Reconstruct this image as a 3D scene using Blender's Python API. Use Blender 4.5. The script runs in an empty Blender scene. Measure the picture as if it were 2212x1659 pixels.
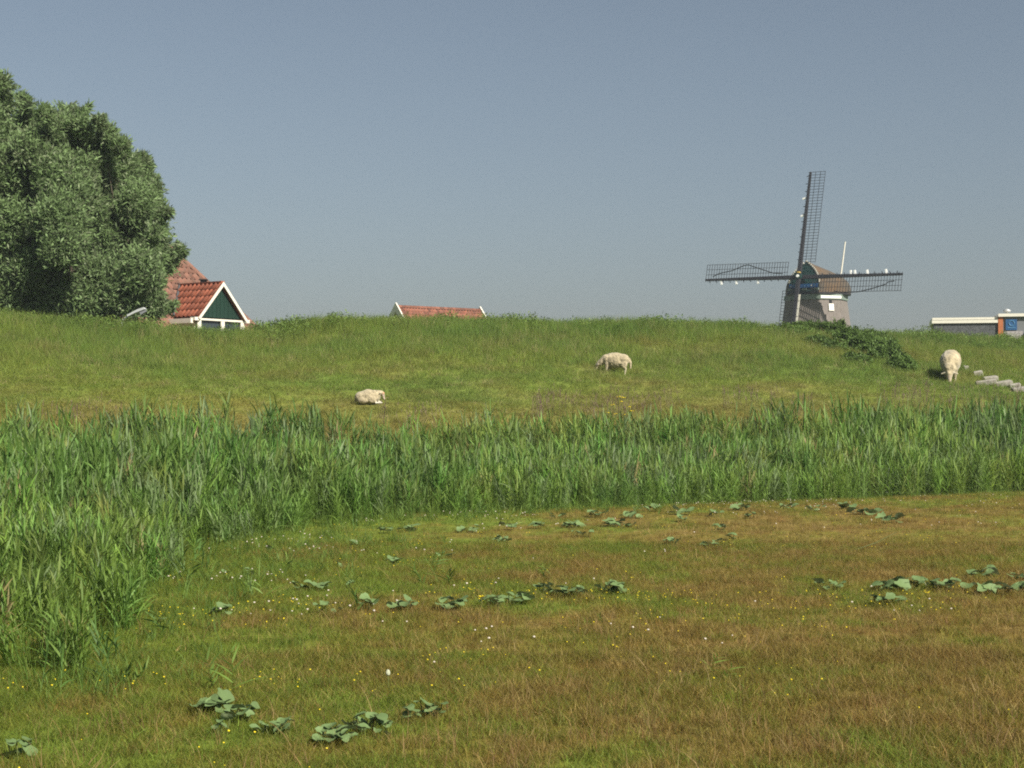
import bpy, bmesh, math, random
import numpy as np
from mathutils import Vector, Matrix, Euler, noise as mnoise

random.seed(7)
rng = np.random.default_rng(11)
scene = bpy.context.scene
C = scene.collection
R = math.radians

# ---------------------------------------------------------------- camera, sky, sun, exposure
FPX, CX, CY, HORIZ = 3508.0, 1106.0, 829.5, 886.0
PITCH = math.atan((HORIZ - CY) / FPX)
CAM = Vector((0, 0, 1.8))
cam = bpy.data.objects.new('camera', bpy.data.cameras.new('camera'))
C.objects.link(cam)
cam.location = CAM
cam.rotation_euler = (math.pi / 2 + PITCH, 0, 0)
cam.data.sensor_width = 36
cam.data.lens = 36 * FPX / 2212
cam.data.clip_end = 6000
scene.camera = cam

SUN_AZ, SUN_EL = R(40), R(39)          # azimuth: degrees to the right of straight behind the camera
S = Vector((math.sin(SUN_AZ) * math.cos(SUN_EL), -math.cos(SUN_AZ) * math.cos(SUN_EL), math.sin(SUN_EL)))
world = bpy.data.worlds.new('World')
scene.world = world
world.use_nodes = True
wn, wl = world.node_tree.nodes, world.node_tree.links
wn.clear()
sky = wn.new('ShaderNodeTexSky')
sky.sky_type = 'NISHITA'
sky.sun_disc = False
sky.sun_elevation = SUN_EL
sky.sun_rotation = math.atan2(S.x, S.y)
sky.altitude = 0
sky.air_density = 1.0
sky.dust_density = 2.0
sky.ozone_density = 2.5
hs = wn.new('ShaderNodeHueSaturation')
hs.inputs['Hue'].default_value = 0.493
hs.inputs['Saturation'].default_value = 0.72
bg = wn.new('ShaderNodeBackground')
bg.inputs['Strength'].default_value = 0.0465
wo = wn.new('ShaderNodeOutputWorld')
wl.new(sky.outputs[0], hs.inputs['Color'])
wl.new(hs.outputs[0], bg.inputs['Color'])
wl.new(bg.outputs[0], wo.inputs['Surface'])

sun = bpy.data.objects.new('sun', bpy.data.lights.new('sun', 'SUN'))
C.objects.link(sun)
sun.data.energy = 5.0
sun.data.color = (1.0, 0.93, 0.80)
sun.data.angle = R(0.55)
sun.rotation_euler = S.to_track_quat('Z', 'Y').to_euler()
sun.location = (40, -40, 60)

scene.view_settings.view_transform = 'Standard'
scene.view_settings.look = 'None'
scene.view_settings.exposure = 0.74
scene.view_settings.gamma = 1.0
scene.view_settings.use_curve_mapping = False
scene.render.engine = 'CYCLES'
scene.cycles.max_bounces = 6
scene.cycles.transparent_max_bounces = 8
scene.cycles.use_denoising = False
scene.cycles.filter_width = 1.9

# ---------------------------------------------------------------- helpers
def ray(x, y):
    """direction (per metre of depth along +Y) through photo point x, y (2212 px wide frame)"""
    dx, dy, dz = (x - CX), FPX, (CY - y)
    c, s = math.cos(PITCH), math.sin(PITCH)
    Yv, Zv = dy * c - dz * s, dy * s + dz * c
    return Vector((dx / Yv, 1.0, Zv / Yv))

def at(x, y, Y):
    return CAM + ray(x, y) * Y

def sstep(a, b, x):
    t = np.clip((np.asarray(x, float) - a) / (b - a), 0, 1)
    return t * t * (3 - 2 * t)

_perm = np.random.default_rng(3).random((256, 256))
def vnoise(x, y):
    x = np.asarray(x, float); y = np.asarray(y, float)
    xi = np.floor(x).astype(int); yi = np.floor(y).astype(int)
    fx = x - xi; fy = y - yi
    fx = fx * fx * (3 - 2 * fx); fy = fy * fy * (3 - 2 * fy)
    g = lambda i, j: _perm[i & 255, j & 255]
    a = g(xi, yi) * (1 - fx) + g(xi + 1, yi) * fx
    b = g(xi, yi + 1) * (1 - fx) + g(xi + 1, yi + 1) * fx
    return a * (1 - fy) + b * fy
def fbm(x, y, o=4):
    v = 0; a = 0.5; tot = 0
    for i in range(o):
        v = v + a * vnoise(x * 2 ** i + 17.3 * i, y * 2 ** i + 9.1 * i); tot += a; a *= .55
    return v / tot

def np_mesh(name, V, F, mats=(), smooth=False, attrs=None):
    """V (n,3); F list of lists or (m,k) array"""
    me = bpy.data.meshes.new(name)
    V = np.asarray(V, dtype=np.float32)
    F = np.asarray(F, dtype=np.int32)
    m, k = F.shape
    me.vertices.add(len(V)); me.vertices.foreach_set('co', V.ravel())
    me.loops.add(m * k); me.loops.foreach_set('vertex_index', F.ravel())
    me.polygons.add(m)
    me.polygons.foreach_set('loop_start', np.arange(0, m * k, k, dtype=np.int32))
    if smooth:
        me.polygons.foreach_set('use_smooth', np.ones(m, bool))
    for mt in mats: me.materials.append(mt)
    if attrs:
        for an, (typ, arr) in attrs.items():
            a = me.attributes.new(an, typ, 'POINT')
            arr = np.asarray(arr)
            if typ == 'FLOAT_VECTOR': a.data.foreach_set('vector', arr.astype(np.float32).ravel())
            elif typ == 'INT': a.data.foreach_set('value', arr.astype(np.int32))
            else: a.data.foreach_set('value', arr.astype(np.float32))
    me.update(calc_edges=True)
    return me

def tag(o, label=None, cat=None, group=None, kind=None):
    if label: o['label'] = label
    if cat: o['category'] = cat
    if group: o['group'] = group
    if kind: o['kind'] = kind
    return o

def link(name, data, parent=None, loc=(0, 0, 0), rot=None):
    o = bpy.data.objects.new(name, data)
    C.objects.link(o)
    o.location = loc
    if rot is not None: o.rotation_euler = rot
    if parent: o.parent = parent
    return o

def empty(name, loc, rz=0.0, label=None, cat=None, group=None):
    o = link(name, None, None, loc, (0, 0, rz))
    o.empty_display_size = .3
    return tag(o, label, cat, group)

class MB:
    """collects simple shapes into one mesh"""
    def __init__(s): s.v = []; s.f = []
    def add(s, vs, fs):
        n = len(s.v); s.v += [tuple(v) for v in vs]; s.f += [tuple(i + n for i in f) for f in fs]; return s
    def box(s, c, d, M=None):
        cx, cy, cz = c; x, y, z = d[0] / 2, d[1] / 2, d[2] / 2
        vs = [Vector((cx + a * x, cy + b * y, cz + e * z)) for e in (-1, 1) for b in (-1, 1) for a in (-1, 1)]
        if M is not None: vs = [M @ v for v in vs]
        return s.add(vs, [(0, 2, 3, 1), (4, 5, 7, 6), (0, 1, 5, 4), (2, 6, 7, 3), (0, 4, 6, 2), (1, 3, 7, 5)])
    def tube(s, pts, rad, n=6, cap=True):
        pts = [Vector(p) for p in pts]
        rad = rad if hasattr(rad, '__len__') else [rad] * len(pts)
        rings = []
        for i, p in enumerate(pts):
            t = (pts[min(i + 1, len(pts) - 1)] - pts[max(i - 1, 0)]).normalized()
            a = t.cross(Vector((0, 0, 1)) if abs(t.z) < .9 else Vector((1, 0, 0))).normalized(); b = t.cross(a)
            rings.append([p + (a * math.cos(2 * math.pi * k / n) + b * math.sin(2 * math.pi * k / n)) * rad[i] for k in range(n)])
        vs = [v for r in rings for v in r]; fs = []
        for i in range(len(pts) - 1):
            for k in range(n):
                k2 = (k + 1) % n
                fs.append((i * n + k, i * n + k2, (i + 1) * n + k2, (i + 1) * n + k))
        if cap:
            fs.append(tuple(range(n))[::-1]); fs.append(tuple((len(pts) - 1) * n + k for k in range(n)))
        return s.add(vs, fs)
    def prism(s, poly, vec):
        """polygon (list of 3D points) extruded along vec"""
        n = len(poly); vec = Vector(vec)
        vs = [Vector(p) for p in poly] + [Vector(p) + vec for p in poly]
        fs = [tuple(range(n))[::-1], tuple(range(n, 2 * n))] + [(i, (i + 1) % n, n + (i + 1) % n, n + i) for i in range(n)]
        return s.add(vs, fs)
    def mesh(s, name, mat=None, smooth=False, bevel=0):
        me = bpy.data.meshes.new(name); me.from_pydata(s.v, [], s.f)
        bm = bmesh.new(); bm.from_mesh(me)
        bmesh.ops.recalc_face_normals(bm, faces=bm.faces)
        if bevel: bmesh.ops.bevel(bm, geom=list(bm.edges), offset=bevel, segments=1, affect='EDGES')
        bm.to_mesh(me); bm.free()
        if mat: me.materials.append(mat)
        if smooth:
            me.polygons.foreach_set('use_smooth', np.ones(len(me.polygons), bool))
        return me
    def obj(s, name, mat, parent=None, loc=(0, 0, 0), rot=None, smooth=False, bevel=0):
        return link(name, s.mesh(name, mat, smooth, bevel), parent, loc, rot)

# ---------------------------------------------------------------- materials
def mat_base(name):
    m = bpy.data.materials.new(name); m.use_nodes = True
    n = m.node_tree.nodes; n.clear()
    return m, n, m.node_tree.links

def surf(name, col, rough=.8, var=.25, scale=6, col2=None, bump=.0, spec=.3, detail=5, stretch=(1, 1, 1), metal=0):
    m, n, l = mat_base(name)
    out = n.new('ShaderNodeOutputMaterial'); p = n.new('ShaderNodeBsdfPrincipled')
    tc = n.new('ShaderNodeTexCoord'); mp = n.new('ShaderNodeMapping'); mp.inputs['Scale'].default_value = stretch
    oi = n.new('ShaderNodeObjectInfo'); add = n.new('ShaderNodeVectorMath'); add.operation = 'ADD'
    mul = n.new('ShaderNodeVectorMath'); mul.operation = 'SCALE'
    cmb = n.new('ShaderNodeCombineXYZ')
    for i in range(3): l.new(oi.outputs['Random'], cmb.inputs[i])
    l.new(cmb.outputs[0], mul.inputs[0]); mul.inputs['Scale'].default_value = 37.0
    l.new(tc.outputs['Object'], mp.inputs[0]); l.new(mp.outputs[0], add.inputs[0]); l.new(mul.outputs[0], add.inputs[1])
    nz = n.new('ShaderNodeTexNoise'); nz.inputs['Scale'].default_value = scale; nz.inputs['Detail'].default_value = detail
    l.new(add.outputs[0], nz.inputs['Vector'])
    cr = n.new('ShaderNodeValToRGB')
    c2 = col2 or tuple(min(1, c * (1 + var)) for c in col); c1 = tuple(c * (1 - var) for c in col) if not col2 else col
    cr.color_ramp.elements[0].position = .3; cr.color_ramp.elements[1].position = .7
    cr.color_ramp.elements[0].color = (*c1, 1); cr.color_ramp.elements[1].color = (*c2, 1)
    l.new(nz.outputs['Fac'], cr.inputs[0])
    rv = n.new('ShaderNodeMapRange'); rv.inputs['To Min'].default_value = 1 - var * .6; rv.inputs['To Max'].default_value = 1 + var * .6
    l.new(oi.outputs['Random'], rv.inputs['Value'])
    vm = n.new('ShaderNodeVectorMath'); vm.operation = 'SCALE'
    l.new(cr.outputs[0], vm.inputs[0]); l.new(rv.outputs[0], vm.inputs['Scale'])
    l.new(vm.outputs[0], p.inputs['Base Color'])
    p.inputs['Roughness'].default_value = rough; p.inputs['Specular IOR Level'].default_value = spec; p.inputs['Metallic'].default_value = metal
    if bump:
        b = n.new('ShaderNodeBump'); b.inputs['Strength'].default_value = bump; b.inputs['Distance'].default_value = .05
        l.new(nz.outputs['Fac'], b.inputs['Height']); l.new(b.outputs[0], p.inputs['Normal'])
    l.new(p.outputs[0], out.inputs[0])
    return m

def leaf_mat(name, transl=.3, gloss=.06, rough=.45, col=None, back=None, attr='shade', lo=.65, hi=1.35):
    """foliage: colour from the instancer's tint (or col), varied per leaf by the mesh's own random value"""
    m, n, l = mat_base(name)
    out = n.new('ShaderNodeOutputMaterial')
    sh = n.new('ShaderNodeAttribute'); sh.attribute_name = attr
    mr = n.new('ShaderNodeMapRange'); mr.inputs['To Min'].default_value = lo; mr.inputs['To Max'].default_value = hi
    l.new(sh.outputs['Fac'], mr.inputs['Value'])
    vm = n.new('ShaderNodeVectorMath'); vm.operation = 'SCALE'
    if col is None:
        ti = n.new('ShaderNodeAttribute'); ti.attribute_type = 'INSTANCER'; ti.attribute_name = 'tint'
        src = ti.outputs['Vector']
    else:
        rgb = n.new('ShaderNodeRGB'); rgb.outputs[0].default_value = (*col, 1); src = rgb.outputs[0]
    if back:
        g = n.new('ShaderNodeNewGeometry'); mx = n.new('ShaderNodeMix'); mx.data_type = 'RGBA'
        l.new(g.outputs['Backfacing'], mx.inputs['Factor']); l.new(src, mx.inputs['A']); mx.inputs['B'].default_value = (*back, 1)
        src = mx.outputs['Result']
    l.new(src, vm.inputs[0]); l.new(mr.outputs[0], vm.inputs['Scale'])
    d = n.new('ShaderNodeBsdfDiffuse'); t = n.new('ShaderNodeBsdfTranslucent'); g2 = n.new('ShaderNodeBsdfGlossy')
    g2.inputs['Roughness'].default_value = rough; g2.inputs['Color'].default_value = (.9, .95, .9, 1)
    l.new(vm.outputs[0], d.inputs['Color']); l.new(vm.outputs[0], t.inputs['Color'])
    m1 = n.new('ShaderNodeMixShader'); m1.inputs[0].default_value = transl
    l.new(d.outputs[0], m1.inputs[1]); l.new(t.outputs[0], m1.inputs[2])
    m2 = n.new('ShaderNodeMixShader'); m2.inputs[0].default_value = gloss
    l.new(m1.outputs[0], m2.inputs[1]); l.new(g2.outputs[0], m2.inputs[2])
    l.new(m2.outputs[0], out.inputs[0])
    return m

def ground_mat(name):
    m, n, l = mat_base(name)
    out = n.new('ShaderNodeOutputMaterial'); p = n.new('ShaderNodeBsdfPrincipled')
    a = n.new('ShaderNodeAttribute'); a.attribute_name = 'tint'
    nz = n.new('ShaderNodeTexNoise'); nz.inputs['Scale'].default_value = 9; nz.inputs['Detail'].default_value = 8
    tc = n.new('ShaderNodeTexCoord'); l.new(tc.outputs['Object'], nz.inputs['Vector'])
    mr = n.new('ShaderNodeMapRange'); mr.inputs['From Min'].default_value = .3; mr.inputs['From Max'].default_value = .7
    mr.inputs['To Min'].default_value = .6; mr.inputs['To Max'].default_value = 1.35
    l.new(nz.outputs['Fac'], mr.inputs['Value'])
    vm = n.new('ShaderNodeVectorMath'); vm.operation = 'SCALE'
    l.new(a.outputs['Vector'], vm.inputs[0]); l.new(mr.outputs[0], vm.inputs['Scale'])
    l.new(vm.outputs[0], p.inputs['Base Color']); p.inputs['Roughness'].default_value = .95; p.inputs['Specular IOR Level'].default_value = .1
    b = n.new('ShaderNodeBump'); b.inputs['Strength'].default_value = .6; b.inputs['Distance'].default_value = .05
    l.new(nz.outputs['Fac'], b.inputs['Height']); l.new(b.outputs[0], p.inputs['Normal'])
    l.new(p.outputs[0], out.inputs[0])
    return m

M_GROUND = ground_mat('turf_soil')
M_GRASS = leaf_mat('grass_blade', .45, .01, .6, lo=.6, hi=1.4)
M_REED = leaf_mat('reed_leaf', .45, .018, .6, lo=.6, hi=1.4)
M_WEED = leaf_mat('weed_leaf', .42, .015, .6, lo=.6, hi=1.4)
M_WILLOW = leaf_mat('willow_leaf', .42, .02, .6, col=(.142, .216, .082), back=(.22, .27, .15), lo=.5, hi=1.5)
M_BUSH = leaf_mat('nettle_leaf', .28, .02, .6, col=(.088, .148, .032), lo=.5, hi=1.5)
M_COLT = leaf_mat('coltsfoot_leaf', .15, .015, .6, col=(.118, .178, .070), back=(.17, .21, .11), lo=.75, hi=1.3)
M_STALK = leaf_mat('stalk', .1, .03, .5, col=(.13, .15, .05))
M_BARK = surf('bark', (.09, .075, .055), .9, .35, 12, bump=.6, stretch=(1, 1, .25))
M_WHITEFLOWER = surf('clover_white', (.50, .45, .38), .8, .15, 80)
M_PALE = surf('pale_seed_head', (.34, .36, .26), .9, .15, 60)
M_YELLOW = surf('yellow_petal', (.62, .50, .02), .6, .1, 60)
M_PURPLE = leaf_mat('purple_seed_head', .3, .02, .6, col=(.16, .105, .09))
M_TILE = surf('clay_tile', (.25, .072, .036), .75, .5, 9, col2=(.15, .055, .036), bump=.2)
M_TILE_OLD = surf('old_clay_tile', (.19, .085, .06), .85, .45, 7, col2=(.13, .08, .06), bump=.2)
M_TILE_MID = surf('red_clay_tile', (.22, .078, .048), .8, .6, 6, col2=(.14, .07, .05), bump=.2)
M_LEAD = surf('lead_valley', (.07, .07, .075), .6, .2, 8)
M_WHITE = surf('white_paint', (.62, .60, .53), .45, .05, 6)
M_BRIGHT = surf('white_paint_and_glare', (.86, .86, .85), .25, .03, 6, spec=.7)  # white paint, and the painted sun glare on the mill band
M_GREENPAINT = surf('green_boarding', (.007, .028, .019), .6, .15, 3, stretch=(8, 8, .6))
M_BRICK = surf('brick_wall', (.20, .09, .06), .9, .25, 14, bump=.3)
M_GLASS = surf('window_glass', (.03, .04, .05), .08, .1, 2, spec=.6)
M_DARK = surf('dark_void', (.012, .012, .014), .8, .2, 4)
M_TAR = surf('tarred_wood', (.022, .022, .027), .55, .25, 5, stretch=(1, 4, 4))
M_THATCH = surf('thatch', (.125, .111, .104), .95, .3, 7, col2=(.18, .158, .146), bump=.8, stretch=(1, 1, .18))
M_LEADROOF = M_LEAD
M_MILLGREEN = surf('mill_green', (.008, .034, .03), .5, .2, 4)
M_MILLBLUE = surf('mill_blue', (.008, .065, .20), .5, .1, 4)
M_PALEGREEN = surf('pale_green_paint', (.15, .19, .165), .6, .12, 4)
M_YELLOWPAINT = surf('ochre_paint', (.35, .24, .05), .6, .1, 4)
M_SLATE = surf('slate_cladding', (.075, .08, .085), .8, .5, 10, bump=.5, detail=8)
M_ORANGE = surf('orange_column', (.36, .12, .045), .6, .08, 4)
M_GREYWALL = surf('grey_panel', (.14, .15, .16), .6, .06, 2)
M_BEIGE = surf('beige_panel', (.30, .28, 0.285), .8, .08, 5)
M_SIGNBLUE = surf('sign_blue', (.02, .085, .21), .5, .1, 3)
M_SIGNPALE = surf('sign_pale', (.06, .17, .31), .5, .1, 3)
M_CONC = surf('concrete', (.29, .275, .24), .9, .2, 9, bump=.4)
M_STEEL = surf('galvanised', (.42, .44, .44), .4, .1, 6, metal=.3)

def cap_mat():
    m, n, l = mat_base('mossy_thatch_cap')
    out = n.new('ShaderNodeOutputMaterial'); p = n.new('ShaderNodeBsdfPrincipled')
    tc = n.new('ShaderNodeTexCoord')
    nz = n.new('ShaderNodeTexNoise'); nz.inputs['Scale'].default_value = .55; nz.inputs['Detail'].default_value = 6
    l.new(tc.outputs['Object'], nz.inputs['Vector'])
    cr = n.new('ShaderNodeValToRGB'); e = cr.color_ramp.elements
    e[0].position = .40; e[0].color = (.062, .052, .040, 1); e[1].position = .64; e[1].color = (.108, .066, .034, 1)
    l.new(nz.outputs['Fac'], cr.inputs[0])
    n2 = n.new('ShaderNodeTexNoise'); n2.inputs['Scale'].default_value = 9; n2.inputs['Detail'].default_value = 6
    l.new(tc.outputs['Object'], n2.inputs['Vector'])
    mr = n.new('ShaderNodeMapRange'); mr.inputs['To Min'].default_value = .6; mr.inputs['To Max'].default_value = 1.4
    l.new(n2.outputs['Fac'], mr.inputs['Value'])
    vm = n.new('ShaderNodeVectorMath'); vm.operation = 'SCALE'
    l.new(cr.outputs[0], vm.inputs[0]); l.new(mr.outputs[0], vm.inputs['Scale']); l.new(vm.outputs[0], p.inputs['Base Color'])
    p.inputs['Roughness'].default_value = .95
    b = n.new('ShaderNodeBump'); b.inputs['Strength'].default_value = .7; b.inputs['Distance'].default_value = .05
    l.new(n2.outputs['Fac'], b.inputs['Height']); l.new(b.outputs[0], p.inputs['Normal'])
    l.new(p.outputs[0], out.inputs[0])
    return m
M_CAP = cap_mat()

def sheep_mat(name):
    m, n, l = mat_base(name)
    out = n.new('ShaderNodeOutputMaterial'); p = n.new('ShaderNodeBsdfPrincipled')
    a = n.new('ShaderNodeAttribute'); a.attribute_name = 'coat'
    tc = n.new('ShaderNodeTexCoord')
    nz = n.new('ShaderNodeTexNoise'); nz.inputs['Scale'].default_value = 9; nz.inputs['Detail'].default_value = 7
    l.new(tc.outputs['Object'], nz.inputs['Vector'])
    mr = n.new('ShaderNodeMapRange'); mr.inputs['From Min'].default_value = .3; mr.inputs['From Max'].default_value = .7
    mr.inputs['To Min'].default_value = .58; mr.inputs['To Max'].default_value = 1.22
    l.new(nz.outputs['Fac'], mr.inputs['Value'])
    vm = n.new('ShaderNodeVectorMath'); vm.operation = 'SCALE'
    l.new(a.outputs['Vector'], vm.inputs[0]); l.new(mr.outputs[0], vm.inputs['Scale']); l.new(vm.outputs[0], p.inputs['Base Color'])
    p.inputs['Roughness'].default_value = .95; p.inputs['Specular IOR Level'].default_value = .1
    p.inputs['Sheen Weight'].default_value = .3
    b = n.new('ShaderNodeBump'); b.inputs['Strength'].default_value = .8; b.inputs['Distance'].default_value = .02
    n2 = n.new('ShaderNodeTexNoise'); n2.inputs['Scale'].default_value = 40; n2.inputs['Detail'].default_value = 4
    l.new(tc.outputs['Object'], n2.inputs['Vector'])
    l.new(n2.outputs['Fac'], b.inputs['Height']); l.new(b.outputs[0], p.inputs['Normal'])
    l.new(p.outputs[0], out.inputs[0])
    return m
M_SHEEP = sheep_mat('fleece')

# ---------------------------------------------------------------- terrain
TH = R(27)
UX, UY = math.cos(TH), math.sin(TH)          # along the dike
def to_st(X, Y): return X * UX + Y * UY, -X * UY + Y * UX
def to_xy(s, t): return s * UX - t * UY, s * UY + t * UX
_pt = np.array([-900, 25.5, 30.5, 34, 36.5, 40, 45, 50, 55, 58.5, 60.5, 63.5, 66, 80, 84, 3000.])
_pz = np.array([0, 0, -.35, -.3, .5, 1.42, 2.3, 3.22, 4.18, 4.82, 5.02, 5.02, 4.75, .15, 0, 0.])
def height(X, Y):
    X = np.asarray(X, float); Y = np.asarray(Y, float)
    s, t = to_st(X, Y)
    z = np.interp(t, _pt, _pz)
    z = (z + np.interp(t - .8, _pt, _pz) + np.interp(t + .8, _pt, _pz)) / 3
    up = sstep(37, 46, t) * (1 - sstep(64, 72, t))
    z = z + up * ((fbm(s * .09 + 5, t * .12, 3) - .5) * .9 + (fbm(s * .4, t * .4, 3) - .5) * .28)
    # the bank dips where it bends away at the right hand side
    z = z + up * sstep(47, 57.5, t) * np.interp(s, [4, 10, 14, 18, 20, 22, 26, 30, 35, 40, 43.8, 47, 51, 57, 66], [0, -.14, -.36, -.66, -.52, -.12, -.08, .25, .36, .40, .02, .10, -.02, .0, .0])
    near = sstep(-5, 3, Y) * (1 - up) * (1 - sstep(36, 38, t))
    z = z + near * (fbm(X * .35, Y * .35, 3) - .5) * .10
    return z
def hz(X, Y): return float(height(X, Y))
def ground_at(x, y, y0=6., y1=110.):
    r = ray(x, y); Ys = np.linspace(y0, y1, 4000)
    P = CAM.z + r.z * Ys - height(r.x * Ys, Ys)
    i = int(np.argmax(P < 0))
    if P[i] >= 0: i = int(np.argmin(np.where(Ys > 20, P, 9)))
    return Vector((r.x * Ys[i], Ys[i], hz(r.x * Ys[i], Ys[i])))

REED_EDGE = np.array([(-14, 10.2), (-4.2, 10.4), (-2.9, 10.9), (-2.9, 12.3), (-3.37, 15.25), (-3.92, 19.5), (-3.52, 22.6), (-2.26, 25.9), (-.85, 28.2),
                      (1.7, 31), (4.83, 34.3), (8.46, 37.4), (12.9, 41), (26, 51)])
REED_POLY = np.vstack([REED_EDGE, [(26, 54.2), (-18, 32.3), (-18, 10.2)]])
def in_poly(X, Y, P=REED_POLY):
    ins = np.zeros(X.shape, bool); n = len(P)
    for i in range(n):
        x1, y1 = P[i]; x2, y2 = P[(i + 1) % n]
        c = ((y1 > Y) != (y2 > Y)) & (X < (x2 - x1) * (Y - y1) / (y2 - y1 + 1e-12) + x1)
        ins ^= c
    return ins
def edge_dist(X, Y, E=REED_EDGE):
    d = np.full(X.shape, 1e9)
    for (x1, y1), (x2, y2) in zip(E[:-1], E[1:]):
        vx, vy = x2 - x1, y2 - y1; L = vx * vx + vy * vy
        u = np.clip(((X - x1) * vx + (Y - y1) * vy) / L, 0, 1)
        d = np.minimum(d, np.hypot(X - x1 - u * vx, Y - y1 - u * vy))
    return d

def mix(a, b, f):
    f = np.asarray(f)[..., None]
    return np.asarray(a) * (1 - f) + np.asarray(b) * f

G_GREEN = np.array((.155, .205, .030)); G_BROWN = np.array((.222, .155, .044)); G_OLIVE = np.array((.190, .170, .032)); G_LUSH = np.array((.075, .125, .020))
def meadow_tint(X, Y, jit=0.0):
    """green where the turf is moist (near the reeds, in patches), brown where it has dried out or seeded"""
    d = edge_dist(X, Y)
    b = fbm(X * .22 + 3, Y * .16, 4) * .85 + fbm(X * 1.2, Y * .8 + 7, 3) * 1.05 + fbm(X * 3.1 + 9, Y * 2.2, 2) * .8 - 1.09
    b = b - .50 * np.exp(-d / 2.4) - .30 * sstep(3.5, -4, X) + .05 * sstep(20, 9, Y) + .08 * sstep(0, 6, X)
    if jit: b = b + rng.normal(0, jit, b.shape)
    b = sstep(-.30, .85, b + .10)
    col = mix(G_GREEN, G_OLIVE, sstep(0, .45, b)); col = mix(col, G_BROWN, sstep(.35, 1, b))
    return col, b
D_GREEN = np.array((.180, .228, .043)); D_LUSH = np.array((.128, .205, .040)); D_DRY = np.array((.225, .185, .060)); D_TOE = np.array((.200, .150, .042))
def dike_tint(X, Y):
    s, t = to_st(X, Y)
    f = fbm(s * .14 + 2, t * .22, 4)
    g = fbm(s * .5 + 8, t * .7, 3)
    col = mix(D_GREEN, D_LUSH, sstep(.42, .72, f) * .7 + .3 * sstep(50, 58, t))
    dry = sstep(.50, .8, g) * .35 + .40 * sstep(.55, .8, 1 - f) * sstep(58, 48, t)
    col = mix(col, D_DRY, np.clip(dry, 0, 1))
    col = mix(col, D_TOE, sstep(44.5, 40, t + (g - .5) * 6) * .6)
    return col, f

def grid_mesh(name, ss, ts, tintf):
    sg, tg = np.meshgrid(ss, ts)
    X, Y = to_xy(sg, tg)
    Z = height(X, Y)
    V = np.stack([X, Y, Z], -1).reshape(-1, 3)
    nx, ny = len(ss), len(ts)
    i = np.arange(ny - 1)[:, None] * nx + np.arange(nx - 1)[None, :]
    F = np.stack([i, i + 1, i + 1 + nx, i + nx], -1).reshape(-1, 4)
    col, _ = tintf(X.ravel(), Y.ravel())
    return np_mesh(name, V, F, [M_GROUND], True, {'tint': ('FLOAT_VECTOR', col * .8)})
far = np.array([90, 130, 200, 300, 410.])
ss = np.concatenate([-far[::-1], np.arange(-60, 75.1, .5), far])
t1 = np.concatenate([-far[::-1] * .6, np.arange(-40, 0, 2.), np.arange(0, 36.01, .4)])
t2 = np.concatenate([np.arange(36, 72.01, .4), np.arange(73, 90, 1.5), [95, 110, 140, 200, 280, 390]])
t2[0] = t1[-1]
tag(link('meadow', grid_mesh('meadow', ss, t1, meadow_tint)), 'flat brownish meadow in front of the reeds', None, None, 'structure')
tag(link('dike', grid_mesh('dike', ss, t2, dike_tint)), 'grassy dike rising behind the reeds', None, None, 'structure')

# ---------------------------------------------------------------- scattering (geometry nodes)
def scatter(name, P, rot, scl, tint, variants, label):
    n = len(P)
    src = bpy.data.collections.new(name + '_kinds')
    for i, me in enumerate(variants):
        src.objects.link(bpy.data.objects.new(name + '_kind.%03d' % i, me))
    idx = rng.integers(0, len(variants), n)
    me = bpy.data.meshes.new(name)
    me.vertices.add(n); me.vertices.foreach_set('co', np.asarray(P, np.float32).ravel())
    for an, ty, key, arr in (('rot', 'FLOAT_VECTOR', 'vector', rot), ('scl', 'FLOAT_VECTOR', 'vector', scl), ('tint', 'FLOAT_VECTOR', 'vector', tint)):
        a = me.attributes.new(an, ty, 'POINT'); a.data.foreach_set(key, np.asarray(arr, np.float32).ravel())
    a = me.attributes.new('idx', 'INT', 'POINT'); a.data.foreach_set('value', idx.astype(np.int32))
    o = link(name, me)
    ng = bpy.data.node_groups.new(name + '_scatter', 'GeometryNodeTree')
    ng.interface.new_socket('Geometry', in_out='INPUT', socket_type='NodeSocketGeometry')
    ng.interface.new_socket('Geometry', in_out='OUTPUT', socket_type='NodeSocketGeometry')
    N, L = ng.nodes, ng.links
    gi = N.new('NodeGroupInput'); go = N.new('NodeGroupOutput')
    ci = N.new('GeometryNodeCollectionInfo'); ci.inputs['Collection'].default_value = src
    ci.inputs['Separate Children'].default_value = True; ci.inputs['Reset Children'].default_value = True
    io = N.new('GeometryNodeInstanceOnPoints'); io.inputs['Pick Instance'].default_value = True
    def attr(nm, ty):
        a = N.new('GeometryNodeInputNamedAttribute'); a.data_type = ty; a.inputs['Name'].default_value = nm
        return a.outputs['Attribute']
    e2r = N.new('FunctionNodeEulerToRotation')
    L.new(attr('rot', 'FLOAT_VECTOR'), e2r.inputs[0])
    L.new(gi.outputs[0], io.inputs['Points']); L.new(ci.outputs[0], io.inputs['Instance'])
    L.new(attr('idx', 'INT'), io.inputs['Instance Index']); L.new(e2r.outputs[0], io.inputs['Rotation'])
    L.new(attr('scl', 'FLOAT_VECTOR'), io.inputs['Scale']); L.new(io.outputs[0], go.inputs[0])
    md = o.modifiers.new('scatter', 'NODES'); md.node_group = ng
    return tag(o, label, None, None, 'stuff')

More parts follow.
